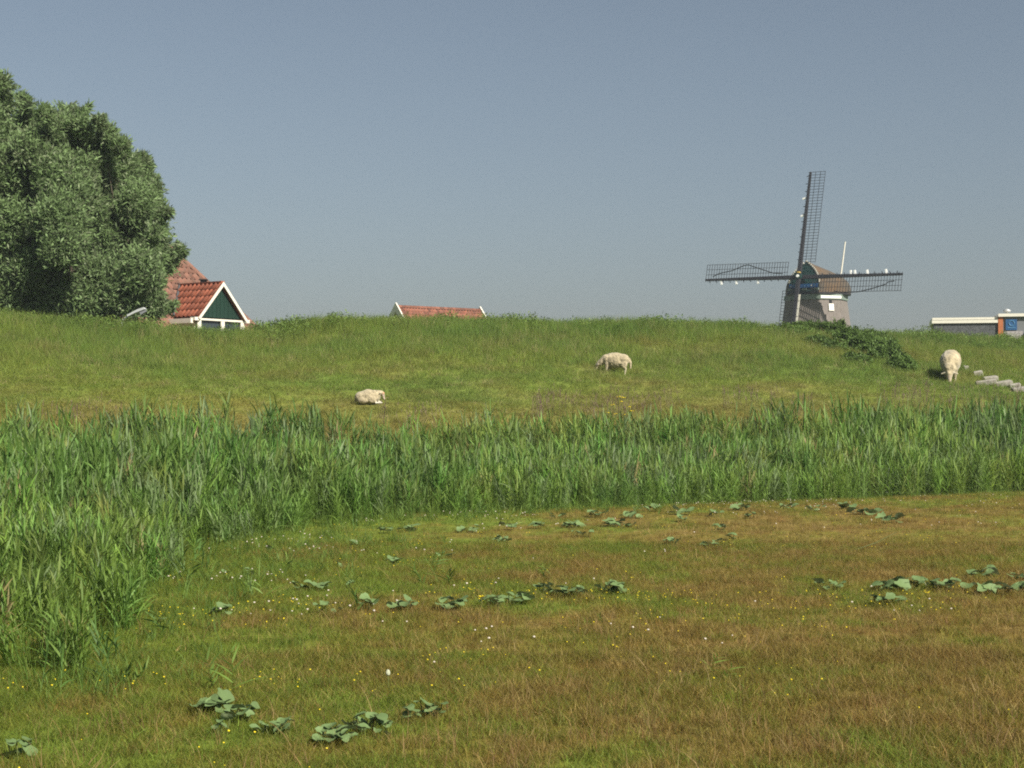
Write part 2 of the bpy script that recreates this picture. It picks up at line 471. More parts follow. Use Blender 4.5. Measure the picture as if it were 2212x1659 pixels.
def blades(n, rad, hmin, hmax, w, bend, seg=2, mat=None, lean=0.0, r=None):
    """a tuft of tapering curved blades as one small mesh"""
    r = r or rng
    V = []; F = []; sh = []
    for k in range(n):
        a = r.random() * 6.283; q = math.sqrt(r.random()) * rad
        x0, y0 = q * math.cos(a), q * math.sin(a)
        h = hmin + (hmax - hmin) * r.random() ** 1.3; b = r.random() * 6.283; bd = bend * h * (.3 + r.random())
        dx, dy = math.cos(b) * bd + lean * h, math.sin(b) * bd
        c = r.random() * 6.283; wx, wy = math.cos(c) * w / 2, math.sin(c) * w / 2
        s = r.random(); base = len(V)
        for j in range(seg + 1):
            u = j / seg; ww = 1 - u * .85 if j < seg else .12
            px, py, pz = x0 + dx * u * u, y0 + dy * u * u, h * u * (1 - .15 * u * abs(bend))
            V += [(px - wx * ww, py - wy * ww, pz - .01), (px + wx * ww, py + wy * ww, pz - .01)]; sh += [s, s]
        for j in range(seg):
            i = base + 2 * j; F.append((i, i + 1, i + 3, i + 2))
    return np_mesh('tuft', V, F, [mat], False, {'shade': ('FLOAT', sh)})

def reed_clump(nst, r=None):
    r = r or rng
    V = []; F = []; sh = []
    def strip(p0, d0, L, w, droop, s, seg=4):
        d = Vector(d0).normalized(); side = d.cross(Vector((0, 0, 1)));
        if side.length < .05: side = Vector((1, 0, 0))
        side.normalize()
        tw = r.random() * 1.2 - .6
        nrm = side.cross(d); side = (side * math.cos(tw) + nrm * math.sin(tw)).normalized()
        base = len(V); p = Vector(p0)
        for j in range(seg + 1):
            u = j / seg
            ww = w * (.45 + 1.7 * u * (1 - u) * 1.2 if u < .5 else (1 - u) ** .8 * 1.35 + .04)
            V.append(tuple(p - side * ww / 2)); V.append(tuple(p + side * ww / 2)); sh.extend([s, s])
            p = p + d * (L / seg); d = (d + Vector((0, 0, -droop / seg))).normalized()
        for j in range(seg):
            i = base + 2 * j; F.append((i, i + 1, i + 3, i + 2))
    for k in range(nst):
        a = r.random() * 6.283; q = math.sqrt(r.random()) * .22
        h = .72 + .34 * r.random(); x0, y0 = q * math.cos(a), q * math.sin(a)
        lx, ly = (r.random() - .42) * .22, (r.random() - .5) * .2
        s0 = r.random()
        # stem
        base = len(V)
        for u in (0, .5, .93):
            px, py, pz = x0 + lx * u * u, y0 + ly * u * u, h * u
            V.extend([(px - .004, py, pz), (px + .004, py, pz)]); sh.extend([s0, s0])
        for j in range(2):
            i = base + 2 * j; F.append((i, i + 1, i + 3, i + 2))
        az = r.random() * 6.283
        nl = 8 + int(r.random() * 3)
        for m in range(nl):
            u = .16 + .76 * (m + r.random() * .5) / nl
            az += 3.14 + (r.random() - .5) * 1.0
            el = R(48 + 30 * u + 14 * (r.random() - .5))
            d = (math.cos(az) * math.cos(el) + .12, math.sin(az) * math.cos(el), math.sin(el))
            strip((x0 + lx * u * u, y0 + ly * u * u, h * u), d, (.27 + .20 * r.random()) * (1.05 - .25 * u), .020 + .016 * r.random(), .35 + .8 * r.random() * (1 if r.random() < .6 else 2), np.clip(s0 * .6 + .4 * r.random(), 0, 1))
    return np_mesh('reeds', V, F, [M_REED], False, {'shade': ('FLOAT', sh)})

def weed_clump(n, rad, h, lw, r=None, mat=None):
    """leafy weed tuft: stems with pairs of broad pointed leaves"""
    r = r or rng
    V = []; F = []; sh = []
    for k in range(n):
        a = r.random() * 6.283; q = math.sqrt(r.random()) * rad
        z = h * (r.random() ** .7); x, y = q * math.cos(a) * (1 - .3 * z / h), q * math.sin(a) * (1 - .3 * z / h)
        az = r.random() * 6.283; el = R(-25 + 80 * r.random())
        d = Vector((math.cos(az) * math.cos(el), math.sin(az) * math.cos(el), math.sin(el)))
        sd = d.cross(Vector((0, 0, 1))).normalized(); tw = r.random() * 2 - 1
        sd = (sd * math.cos(tw) + sd.cross(d) * math.sin(tw)).normalized()
        L = lw * (1.6 + 1.4 * r.random()); w = lw * (.5 + .4 * r.random()); p = Vector((x, y, z)); b = len(V); s = r.random()
        V += [tuple(p), tuple(p + d * L * .45 + sd * w / 2), tuple(p + d * L - Vector((0, 0, .12 * L))), tuple(p + d * L * .45 - sd * w / 2)]
        sh += [s] * 4; F.append((b, b + 1, b + 2, b + 3))
    return np_mesh('weeds', V, F, [mat or M_WEED], False, {'shade': ('FLOAT', sh)})

def uni(n, a, b): return a + (b - a) * rng.random(n)
def zrot(n, tilt=.12): return np.stack([rng.normal(0, tilt, n), rng.normal(0, tilt, n), uni(n, 0, 6.283)], -1)

# meadow turf, denser towards the camera
def wedge(n, y0, y1, m=2.5):
    Y = np.sqrt(uni(n, y0 * y0, y1 * y1)); X = (rng.random(n) * 2 - 1) * (.325 * Y + m)
    return X, Y
def meadow_pts(spec):
    Xs = []; Ys = []
    for n, a, b in spec:
        X, Y = wedge(n, a, b); Xs.append(X); Ys.append(Y)
    X = np.concatenate(Xs); Y = np.concatenate(Ys)
    s, t = to_st(X, Y)
    k = (t < 37) & ~(in_poly(X, Y) & (edge_dist(X, Y) > 1.2))
    return X[k], Y[k]
X, Y = meadow_pts([(15000, 6.3, 12), (22000, 11.5, 22), (20000, 21, 48)])
col, b = meadow_tint(X, Y, .20)
n = len(X)
big = .8 + .55 * fbm(X * .8, Y * .8, 3) + .3 * sstep(20, 40, Y)
jit = (.75 + .5 * rng.random((n, 1))) * (1 + rng.normal(0, .07, (n, 3)))
col = col * jit
straw = rng.random(n) < .13 * (.3 + b)
col[straw] = np.array((.36, .27, .10)) * (.7 + .5 * rng.random((straw.sum(), 1)))
V_turf = [blades(34, .10, .03, .085, .0042, .9, 2, M_GRASS) for _ in range(6)]
scatter('meadow_grass', np.stack([X, Y, height(X, Y)], -1), zrot(n), np.stack([big, big, big * uni(n, .65, 1.25)], -1), col, V_turf, 'short brown and green grass of the meadow')
# dry seeding stalks standing above the turf, mostly near the camera
X, Y = meadow_pts([(1500, 6.3, 9.5), (900, 9.5, 14), (900, 14, 26)])
_, b = meadow_tint(X, Y); k = rng.random(len(X)) < .15 + .85 * b; X, Y = X[k], Y[k]; n = len(X)
col = mix((.30, .17, .075), (.38, .29, .13), rng.random(n)) * (.6 + .6 * rng.random((n, 1)))
sc_ = uni(n, .7, 1.3)
scatter('dry_stalks', np.stack([X, Y, height(X, Y)], -1), zrot(n, .2), np.stack([sc_] * 3, -1), col,
        [blades(7, .10, .09, .20, .0034, .5, 3, M_GRASS) for _ in range(4)], 'thin dry seeding stalks above the meadow turf')
# longer green grass fringe along the reeds
n0 = 16000
X, Y = uni(n0, -12, 20), uni(n0, 9, 48)
d = edge_dist(X, Y); ins = in_poly(X, Y)
k = np.where(ins, d < 1.6, d < .25 + 1.9 * fbm(X * .5, Y * .5, 3) ** 2 * np.where(X < 0, 1.6, .8)); X, Y, d, ins = X[k], Y[k], d[k], ins[k]; n = len(X)
col = mix((.135, .20, .030), (.10, .175, .036), rng.random(n)) * (.75 + .5 * rng.random((n, 1)))
hh = np.where(ins, uni(n, .8, 1.7), uni(n, .35, 1.0))
scatter('fringe_grass', np.stack([X, Y, height(X, Y)], -1), zrot(n), np.stack([uni(n, .8, 1.2), uni(n, .8, 1.2), hh], -1), col,
        [blades(16, .14, .12, .34, .008, .6, 3, M_GRASS, .1) for _ in range(5)], 'longer fresh green grass along the foot of the reeds')

# reeds
n0 = 30000
X, Y = uni(n0, -17, 26), uni(n0, 10, 54)
k = in_poly(X, Y); X, Y = X[k], Y[k]
k = np.abs(X) < .325 * Y + 3; X, Y = X[k], Y[k]
d = edge_dist(X, Y); s, t = to_st(X, Y)
leftness = sstep(0, -3.2, X) * sstep(27, 22, Y)
h = (1 - leftness) * (.80 + .85 * sstep(0, 2.6, d)) + leftness * (.74 + 1.0 * sstep(.2, 6.0, d))
h = h * (.80 + .42 * fbm(X * .6, Y * .6, 3)) + .52 * sstep(2, 12, X) + .28 * sstep(-3, -7, X) * sstep(18, 26, Y)
h = h * uni(len(X), .84, 1.12) * .72
keep = rng.random(len(X)) < np.where(d < .6, .55, np.where(d > 5.0, .42, .8)) * np.where(leftness > .5, .85, 1.0)
X, Y, h, d = X[keep], Y[keep], h[keep], d[keep]; n = len(X)
f = fbm(X * .35 + 4, Y * .35, 3)
col = mix((.120, .218, .045), (.175, .268, .054), sstep(.30, .75, f)) * (.74 + .5 * rng.random((n, 1))) * (1 + rng.normal(0, .08, (n, 3)))
pale = rng.random(n) < .16; col[pale] = np.array((.17, .24, .10)) * (.8 + .4 * rng.random((pale.sum(), 1)))
dead = rng.random(n) < .012; col[dead] = np.array((.33, .27, .12))
col = mix(col, np.array((.135, .22, .030)), sstep(1.4, .3, d) * .6 * rng.random(n))
wsc = np.clip(h * .75 + .25, .5, 1.5)
z = height(X, Y)
print('reed clumps', n)
scatter('reeds', np.stack([X, Y, z - .02], -1), np.stack([rng.normal(0, .10, n), rng.normal(.04, .10, n), uni(n, -.9, .9) + np.where(rng.random(n) < .5, 0, 3.14)], -1),
        np.stack([wsc, wsc, h], -1), col, [reed_clump(6) for _ in range(8)], 'dense belt of green reeds along the ditch')

X, Y = uni(9000, -5, 16), uni(9000, 9, 44)
d = edge_dist(X, Y); k = (~in_poly(X, Y)) & (d < 5) & (rng.random(9000) < .16 * np.exp(-d / 1.1) * np.where(X < 3, 1.0, .35)); X, Y, d = X[k], Y[k], d[k]; n = len(X)
h = uni(n, .18, .55) * np.exp(-d / 6)
print('shoots', n)
scatter('reed_shoots', np.stack([X, Y, height(X, Y)], -1), np.stack([rng.normal(0, .3, n), rng.normal(0, .3, n), uni(n, 0, 6.28)], -1), np.stack([uni(n, .4, .75)] * 2 + [h], -1),
        mix((.085, .165, .035), (.15, .22, .04), rng.random(n)), [reed_clump(2) for _ in range(5)], 'scattered young reed shoots in the turf beside the belt')
# dike grass: grazed low, longer above, rank weeds along the crest
n0 = 52000
s_, t_ = uni(n0, 0, 66), uni(n0, 36.3, 64)
X, Y = to_xy(s_, t_)
k = np.abs(X) < .325 * Y + 4; X, Y, s_, t_ = X[k], Y[k], s_[k], t_[k]; n = len(X)
col, f = dike_tint(X, Y)
col = col * (.72 + .55 * rng.random((n, 1))) * (1 + rng.normal(0, .06, (n, 3)))
straw = rng.random(n) < .06; col[straw] = np.array((.34, .30, .14)) * (.7 + .5 * rng.random((straw.sum(), 1)))
hh = (.48 + 1.15 * sstep(44, 59, t_)) * (.7 + .7 * f) * uni(n, .75, 1.3)
scatter('dike_grass', np.stack([X, Y, height(X, Y)], -1), zrot(n, .1), np.stack([uni(n, .8, 1.2)] * 2 + [hh], -1), col,
        [blades(26, .24, .10, .34, .011, .75, 2, M_GRASS, .05) for _ in range(6)], 'rough green grass covering the dike')
n0 = 7000
s_, t_ = uni(n0, 0, 66), 57 + 8 * rng.random(n0) ** .8
X, Y = to_xy(s_, t_)
k = (np.abs(X) < .325 * Y + 4) & (rng.random(n0) < .25 + sstep(.35, .65, fbm(s_ * .3, t_ * .3, 3)) * sstep(57, 60, t_)); X, Y, s_, t_ = X[k], Y[k], s_[k], t_[k]; n = len(X)
col = mix((.105, .185, .034), (.165, .22, .055), rng.random(n)) * (.75 + .5 * rng.random((n, 1)))
hh = uni(n, .45, 1.05) * (.40 + 1.45 * fbm(s_ * .45 + 9, t_ * .45, 3))
scatter('crest_weeds', np.stack([X, Y, height(X, Y)], -1), zrot(n, .08), np.stack([uni(n, .8, 1.3)] * 2 + [hh], -1), col,
        [weed_clump(60, .3, .5, .05) for _ in range(4)] + [blades(30, .3, .25, .6, .012, .7, 3, M_GRASS) for _ in range(3)], 'rank weeds and tall grass along the crest of the dike')

# small flowers
def dot_mesh(name, r, mat, stem=0.0):
    bm = bmesh.new(); bmesh.ops.create_icosphere(bm, subdivisions=1, radius=r)
    for v in bm.verts: v.co.z = v.co.z * .7 + stem
    me = bpy.data.meshes.new(name); bm.to_mesh(me); bm.free(); me.materials.append(mat)
    return me
X, Y = meadow_pts([(9000, 6.5, 16), (9000, 15, 34)])
_, b = meadow_tint(X, Y)
k = (fbm(X * .55 + 30, Y * 1.1, 3) > .53) & (rng.random(len(X)) < (.03 + .36 * (1 - b)) * (.35 + .65 * sstep(8, 16, Y))); X, Y = X[k], Y[k]; n = len(X)
sc_ = uni(n, .6, 1.2)
print('trefoil', n)
scatter('trefoil_flowers', np.stack([X, Y, height(X, Y)], -1), zrot(n), np.stack([sc_] * 3, -1), np.ones((n, 3)), [dot_mesh('trefoil', .0068, M_YELLOW, .055)], 'tiny yellow trefoil flowers in the turf')
X, Y = meadow_pts([(900, 9, 15), (6500, 15, 38)])
d = edge_dist(X, Y)
k = (fbm(X * .7 + 50, Y * .7, 3) > .56) & (rng.random(len(X)) < np.exp(-np.maximum(d - .8, 0) / 3.0) * .8 * sstep(9, 16, Y) + .003) & ~in_poly(X, Y); X, Y = X[k], Y[k]; n = len(X)
sc_ = uni(n, .7, 1.25)
print('clover', n)
scatter('clover_flowers', np.stack([X, Y, height(X, Y)], -1), zrot(n), np.stack([sc_] * 3, -1), np.ones((n, 3)), [dot_mesh('clover', .0105, M_WHITEFLOWER, .08)], 'small white clover heads in the turf near the reeds')
# purplish flowering grass on the bank behind the reeds
Xs = []; Ys = []
for (x0, x1, y0, y1, nn) in ((1150, 1460, 858, 905, 45), (1560, 1750, 858, 885, 20), (1900, 2200, 835, 885, 55), (60, 350, 895, 935, 12), (800, 960, 890, 925, 8)):
    for _ in range(nn):
        p = ground_at(random.uniform(x0, x1), random.uniform(y0, y1) + 22, 38); Xs.append(p.x); Ys.append(p.y)
X, Y = np.array(Xs), np.array(Ys); n = len(X)
def seedheads(r=rng):
    V = []; F = []; sh = []
    for k in range(5):
        x, y = r.normal(0, .12, 2); h = .35 + .25 * r.random(); dx = r.normal(0, .08); b = len(V)
        V += [(x - .003, y, 0), (x + .003, y, 0), (x + dx + .003, y, h), (x + dx - .003, y, h)]; sh += [.4] * 4; F.append((b, b + 1, b + 2, b + 3))
        for m in range(7):
            u = m / 6; b = len(V); w = .03 * math.sin(.3 + 2.6 * u); a = r.random() * 6.28; s = r.random()
            c = Vector((x + dx, y, h + .15 * u)); e = Vector((math.cos(a) * w, math.sin(a) * w, .03))
            V += [tuple(c - Vector((0, 0, .015))), tuple(c + e * .7), tuple(c + e), tuple(c + Vector((0, 0, .02)))]; sh += [s] * 4; F.append((b, b + 1, b + 2, b + 3))
    return np_mesh('seedheads', V, F, [M_PURPLE], False, {'shade': ('FLOAT', sh)})
scatter('flowering_grass', np.stack([X, Y, height(X, Y)], -1), zrot(n, .1), np.stack([uni(n, .8, 1.2)] * 3, -1), np.ones((n, 3)), [seedheads() for _ in range(3)], 'purplish flowering grass heads on the bank behind the reeds')

# ---------------------------------------------------------------- windmill
WY = 180.0
hub = at(1727, 598, WY)
A = R(37); TAU = R(11.5)
nh = Vector((-math.sin(A), -math.cos(A), 0))          # the way the cap faces
rt = Vector((math.cos(A), -math.sin(A), 0))
axis = nh * math.cos(TAU) + Vector((0, 0, math.sin(TAU)))
upv = Vector((0, 0, math.cos(TAU))) - nh * math.sin(TAU)
cb = hub - nh * 4.05                                   # body axis
mill = empty('windmill', (cb.x, cb.y, 0), math.atan2(-nh.x, nh.y) , 'old thatched windmill with dark lattice sails standing beyond the dike', 'windmill')
# local frame of the mill: +y = the way the cap faces, x = rt reversed/handed
mill.rotation_euler = (0, 0, 0)
MI = Matrix.Translation(-Vector((cb.x, cb.y, 0)))
def mloc(side, fwd, z):
    """point given by sideways, forward and height, in the mill's own coordinates"""
    v = rt * side + nh * fwd; return Vector((v.x, v.y, z))
HZ = hub.z
BT = HZ - 2.05
CB = HZ - 1.72
def octa(r, z, off=R(22.5)):
    a0 = -math.pi / 2 + R(18.5) + off
    return [Vector((r * math.cos(a0 + i * math.pi / 4), r * math.sin(a0 + i * math.pi / 4), z)) for i in range(8)]
mb = MB()
zs = [0, 4, 8, 11, BT]; rings = [octa(3.42 + (BT - z) * .135 + (.35 * (1 - z / 4) if z < 4 else 0), z) for z in zs]
vs = [v for r_ in rings for v in r_]; fs = []
for i in range(len(zs) - 1):
    for k in range(8): fs.append((i * 8 + k, i * 8 + (k + 1) % 8, (i + 1) * 8 + (k + 1) % 8, (i + 1) * 8 + k))
fs.append(tuple(range((len(zs) - 1) * 8, len(zs) * 8)))
mb.add(vs, fs); mb.obj('body', M_THATCH, mill)
Zu = Vector((0, 0, 1))
# band of boards at the top of the body, one per facet
ot, ob = octa(3.50, BT + .16), octa(3.55, BT - .42)
for k in range(8):
    k2 = (k + 1) % 8
    nrm = ((ot[k] + ot[k2]) / 2); nrm.z = 0; nrm.normalize()
    q = [ob[k], ob[k2], ot[k2], ot[k]]
    w = MB().prism([p - nrm * .06 for p in q], nrm * .12)
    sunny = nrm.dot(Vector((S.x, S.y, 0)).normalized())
    o = w.obj('band_board', M_PALEGREEN, mill)
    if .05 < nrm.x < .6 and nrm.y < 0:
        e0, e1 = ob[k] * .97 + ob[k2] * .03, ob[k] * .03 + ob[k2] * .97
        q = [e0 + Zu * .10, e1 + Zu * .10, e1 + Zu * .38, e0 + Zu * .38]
        MB().prism([p + nrm * .065 for p in q], nrm * .05).obj('glare_board', M_BRIGHT, mill)  # sun glare on the band, put in as a white strip on this facet
# cap: boat shaped thatched hood, ridge falling towards the back
NS, NQ = 22, 12
V = []; F = []
def wid(s): return np.interp(s, [0, 1.2, 3.25, 4.6, 5.6, 6.3, 6.9, 7.2], [1.95, 2.8, 3.7, 3.65, 3.15, 2.4, 1.4, .5])
def rid(s): return np.interp(s, [0, 1.0, 2.5, 4.2, 5.6, 7.2], [3.38, 3.32, 3.12, 2.80, 2.45, 1.85])
CE = 2.9
for i in range(NS + 1):
    s = 7.2 * i / NS
    w, H = wid(s), rid(s)
    for j in range(-NQ, NQ + 1):
        q = 1 - abs(j) / NQ
        lat = w * (1 - q ** CE) * (1 if j >= 0 else -1)
        lean = 1.0 * q * max(0, 1 - s / 2.5)
        V.append(tuple(mloc(lat, 3.25 - s - lean, CB + (H + .20) * q)))
m = 2 * NQ + 1
for i in range(NS):
    for j in range(2 * NQ):
        F.append((i * m + j, i * m + j + 1, (i + 1) * m + j + 1, (i + 1) * m + j))
mb = MB(); mb.add(V, F); mb.add([V[NS * m + j] for j in range(m)], [tuple(range(m))]); capo = mb.obj('cap', M_CAP, mill, smooth=True)
und = [V[i * m] for i in range(NS + 1)] + [V[i * m + 2 * NQ] for i in range(NS, -1, -1)]
mb = MB(); mb.prism([(x, y, z - .16) for x, y, z in und], (0, 0, .14)); mb.obj('cap_skirt', M_TAR, mill)
# front boards: narrow green boards across the gable
fr = [Vector(V[j]) + nh * .02 for j in range(m)]
nb = 9
for b in range(nb):
    q0, q1 = b / nb, (b + 1) / nb - .012
    w0, w1 = wid(0) * (1 - q0 ** CE), wid(0) * (1 - min(1, q1) ** CE)
    P = lambda sg, q, w: mloc(sg * w * .96, 3.27 - 1.0 * q, CB + 3.58 * q * .985)
    quad = [P(-1, q0, w0), P(1, q0, w0), P(1, q1, w1), P(-1, q1, w1)]
    MB().prism(quad, nh * (.03 + .008 * (b % 2))).obj('gable_board', M_MILLGREEN, mill)
# white blocks along the verge of the gable
blk = MB().box((0, 0, 0), (.13, .10, .16)).mesh('verge_block', M_WHITE)
for sg in (-1, 1):
    for b in range(13):
        q = .34 + .65 * b / 12.
        lat = wid(0) * (1 - q ** CE) * sg
        link('verge_block', blk, mill, mloc(lat, 3.33 - 1.0 * q, CB + .02 + 3.58 * q), (0, math.atan2(.7, 1) * sg * .6, -A))
# name board with pale marks, beam ends
def slab(c, side, up_, th):
    """board facing forward: centre given by side, forward, height"""
    q = [mloc(c[0] + a * side / 2, c[1], c[2] + b_ * up_ / 2) for a, b_ in ((-1, -1), (1, -1), (1, 1), (-1, 1))]
    return MB().prism(q, nh * th)
nbd = slab((.1, 3.20, HZ - .95), 3.5, .42, .10).obj('name_board', M_MILLBLUE, mill)
for k in range(8):
    if k == 3: continue
    MB().tube([mloc(-1.45 + k * .42, 3.30, HZ - .95), mloc(-1.45 + k * .42, 3.325, HZ - .95)], .075, 8).obj('letter_mark', M_SIGNPALE if k % 3 else M_WHITE, nbd)
for sd in (-1.55, .25, 1.7):
    slab((sd, 3.1, HZ - 1.34), .42, .22, .45).obj('beam_end', M_PALEGREEN, mill)
slab((.1, 2.85, HZ - 1.34), 3.6, .30, .2).obj('weather_beam', M_PALEGREEN, mill)
# poll end and wind shaft
sh0 = axis * .55; hl = Vector((hub.x - cb.x, hub.y - cb.y, HZ))
MB().tube([hl - axis * 1.6, hl + axis * .42], .36, 10).obj('wind_shaft', M_MILLGREEN, mill)
MB().tube([hl + axis * .40, hl + axis * .50], .17, 10).obj('poll_end', M_BRIGHT, mill)
MB().tube([hl + axis * .30 + upv * .34, hl + axis * .30 + upv * .48], .26, 8).obj('poll_band', M_YELLOWPAINT, mill)
# sails
RS = 12.1
RHO = R(1.3)
bar_me = MB().box((0, .78, 0), (.042, 2.08, .04)).mesh('sail_bar', M_TAR)
cl_me = MB().box((0, -.22, 0), (.07, .42, .05)).mesh('cleat', M_TAR)
clw_me = MB().box((0, -.34, 0), (.20, .58, .12)).mesh('cleat_white', M_BRIGHT)
white_at = {0: (.58, .90 * .83), 1: (.50, .54, .66, .84), 2: (), 3: (.43, .66, .82)}
for k in range(4):
    th = RHO + k * math.pi / 2
    er = upv * math.cos(th) + rt * math.sin(th)
    et = upv * math.cos(th + math.pi / 2) + rt * math.sin(th + math.pi / 2)
    ez = er.cross(et)
    off = axis * (.16 if k % 2 == 0 else -.16)
    Mx = Matrix((er, et, ez)).transposed().to_4x4(); Mx.translation = hl + off
    mb = MB()                                         # the tapering stock
    mb.add([(0, -.21, -.19), (0, .21, -.19), (0, .21, .19), (0, -.21, .19), (RS, -.11, -.09), (RS, .11, -.09), (RS, .11, .09), (RS, -.11, .09)],
           [(0, 1, 2, 3), (4, 5, 6, 7), (0, 1, 5, 4), (1, 2, 6, 5), (2, 3, 7, 6), (3, 0, 4, 7)])
    sail = mb.obj('sail', M_TAR, mill); sail.matrix_local = Mx
    nbars = 32
    for i in range(nbars):
        r0 = RS * (.135 + .862 * i / (nbars - 1))
        o = link('sail_bar', bar_me, sail, (r0, 0, -.02))
    for yy in (.62, 1.22, 1.80):
        MB().box((RS * (.567), yy, .03), (RS * .862 + .1, .04, .04)).obj('sail_lath', M_TAR, sail)
    nc = 12
    for i in range(nc):
        link('cleat', cl_me, sail, (RS * (.16 + .80 * i / (nc - 1)), 0, 0), (0, 0, R(-25) if k in (1, 3) else 0))
    for f_ in white_at[k]:
        link('cleat', clw_me, sail, (RS * f_ + .12, 0, 0), (0, 0, R(-15)))
    if k in (1, 3):                                   # the rolled sail cloth hanging in the lattice
        pts = [(.92, .35), (.86, .70), (.72, 1.0), (.60, 1.55), (.55, 1.62), (.45, 1.2), (.28, .55), (.18, .45)] if k == 3 else \
              [(.93, .75), (.87, .85), (.86, 1.05), (.72, 1.55), (.60, 1.85), (.45, 1.92), (.36, 1.7)]
        MB().tube([(RS * a_, b_, -.08) for a_, b_ in pts], .055, 5).obj('rolled_sail', M_TAR, sail)
    if k == 2:
        MB().box((RS * .42, -.34, 0), (RS * .50, .22, .05)).obj('weather_board', M_WHITE, sail)
# window with white hatch on the sunny facet, dark slot above it
fa = (ob[0] + ob[0]) * .5
best = max(range(8), key=lambda k: -abs(((ot[k] + ot[(k + 1) % 8]) / 2).to_2d().angle_signed(Vector((.33, -1))) ))
nr = ((ot[best] + ot[(best + 1) % 8]) / 2); nr.z = 0; nr.normalize(); sdv = Vector((-nr.y, nr.x, 0))
def on_body(sd, z, w, h, th, out=.0):
    rr = (3.42 + (BT - z) * .135) * math.cos(math.pi / 8)
    tilt = Vector((0, 0, 1)) - nr * .125; tilt.normalize()
    c = nr * (rr + out) + sdv * sd + Vector((0, 0, z))
    return MB().prism([c + sdv * a * w / 2 + tilt * b_ * h / 2 for a, b_ in ((-1, -1), (1, -1), (1, 1), (-1, 1))], nr * th)
wf = on_body(.0, BT - 1.32, .62, .80, .12).obj('window', M_WHITE, mill)
on_body(.0, BT - 1.32, .52, .70, .15).obj('hatch', M_BRIGHT, wf)
on_body(.0, BT - .66, .30, .46, .10).obj('slot', M_DARK, mill)
# white pole rising behind the cap
pb = Vector((at(1817, 590, WY + 4).x - cb.x, WY + 4 - cb.y, at(1817, 590, WY + 4).z)); pt = Vector((at(1826, 522, WY + 4).x - cb.x, WY + 4 - cb.y, at(1826, 522, WY + 4).z))
MB().tube([pb - (pt - pb) * .25, pt], [.10, .07], 8).obj('cap_pole', M_WHITE, mill)

# ---------------------------------------------------------------- roof tiles
def pantile(w, L, mat, name='tile', lift=.042):
    """one S shaped clay pantile: x across, y up the slope, z off the roof; 6 facets across, top face and front lip"""
    prof = [(0, .02), (.16, .0), (.36, .004), (.55, .045), (.72, .080), (.88, .072), (1.0, .03)]
    V = []; F = []
    for yv, dz in ((-.02, lift), (L, .012)):
        for a, b_ in prof: V.append((a * w * 1.04, yv, b_ + dz))
    for a, b_ in prof: V.append((a * w * 1.04, -.02, b_ + lift - .028))
    n_ = len(prof)
    for i in range(n_ - 1):
        F.append((i, i + 1, n_ + i + 1, n_ + i)); F.append((2 * n_ + i, 2 * n_ + i + 1, i + 1, i))
    me = bpy.data.meshes.new(name); me.from_pydata(V, [], F); me.materials.append(mat)
    me.polygons.foreach_set('use_smooth', np.ones(len(me.polygons), bool)); return me
def ridge_tile(L, r, mat):
    V = []; F = []; n_ = 7
    for x, rr in ((0, r * 1.08), (L * 1.04, r)):
        for i in range(n_):
            a = R(-10 + 200 * i / (n_ - 1)); V.append((x, rr * math.cos(a), rr * math.sin(a)))
    for i in range(n_ - 1): F.append((i, i + 1, n_ + i + 1, n_ + i))
    F.append(tuple(range(n_)))
    me = bpy.data.meshes.new('ridge_tile'); me.from_pydata(V, [], F); me.materials.append(mat); return me
def frame(x, y, o):
    x = Vector(x).normalized(); y = Vector(y); y = (y - x * y.dot(x)).normalized(); z = x.cross(y)
    M = Matrix((x, y, z)).transposed().to_4x4(); M.translation = Vector(o); return M
def merge_tiles(name, me0, mats4, mat, parent):
    V0 = np.array([v.co[:] for v in me0.vertices]); F0 = [p.vertices[:] for p in me0.polygons]; V = []; F = []
    for M in mats4:
        b = len(V); V += [tuple(M @ Vector(v)) for v in V0]; F += [tuple(i + b for i in f) for f in F0]
    me = bpy.data.meshes.new(name); me.from_pydata(V, [], F); me.materials.append(mat)
    return tag(link(name, me, parent), None, None, None, 'stuff')

# ---------------------------------------------------------------- farmhouse with dormer (left)
HY = 75.0; pm = HY / FPX
g0 = at(476, 687, HY)                                  # middle of the dormer gable's foot
psi = R(53)
D = Vector((-math.sin(psi), math.cos(psi), 0)); W = Vector((math.cos(psi), math.sin(psi), 0)); Zv = Vector((0, 0, 1))
hw = 41 * pm / math.cos(psi); gh = 76 * pm              # half width and height of the gable
Le, Lr = 60 * pm / math.sin(psi), 106 * pm / math.sin(psi)
msl = gh / (Lr - Le)                                   # pitch of the big roof
house = empty('farmhouse', (g0.x + D.x * 6, g0.y + D.y * 6, 0), 0, 'red tiled farmhouse with green gabled dormer behind the willows', 'house')
O = Vector((g0.x, g0.y, g0.z)) - Vector(house.location)   # gable foot in house coordinates
def hp(dd, w, z): return O + D * dd + W * w + Zv * z
# main pyramid roof: its dormer face meets (dd = Le, z = 0)
def face_z(dd): return (dd - Le) * msl
zE = -2.6; ddE = Le + zE / msl                          # eaves
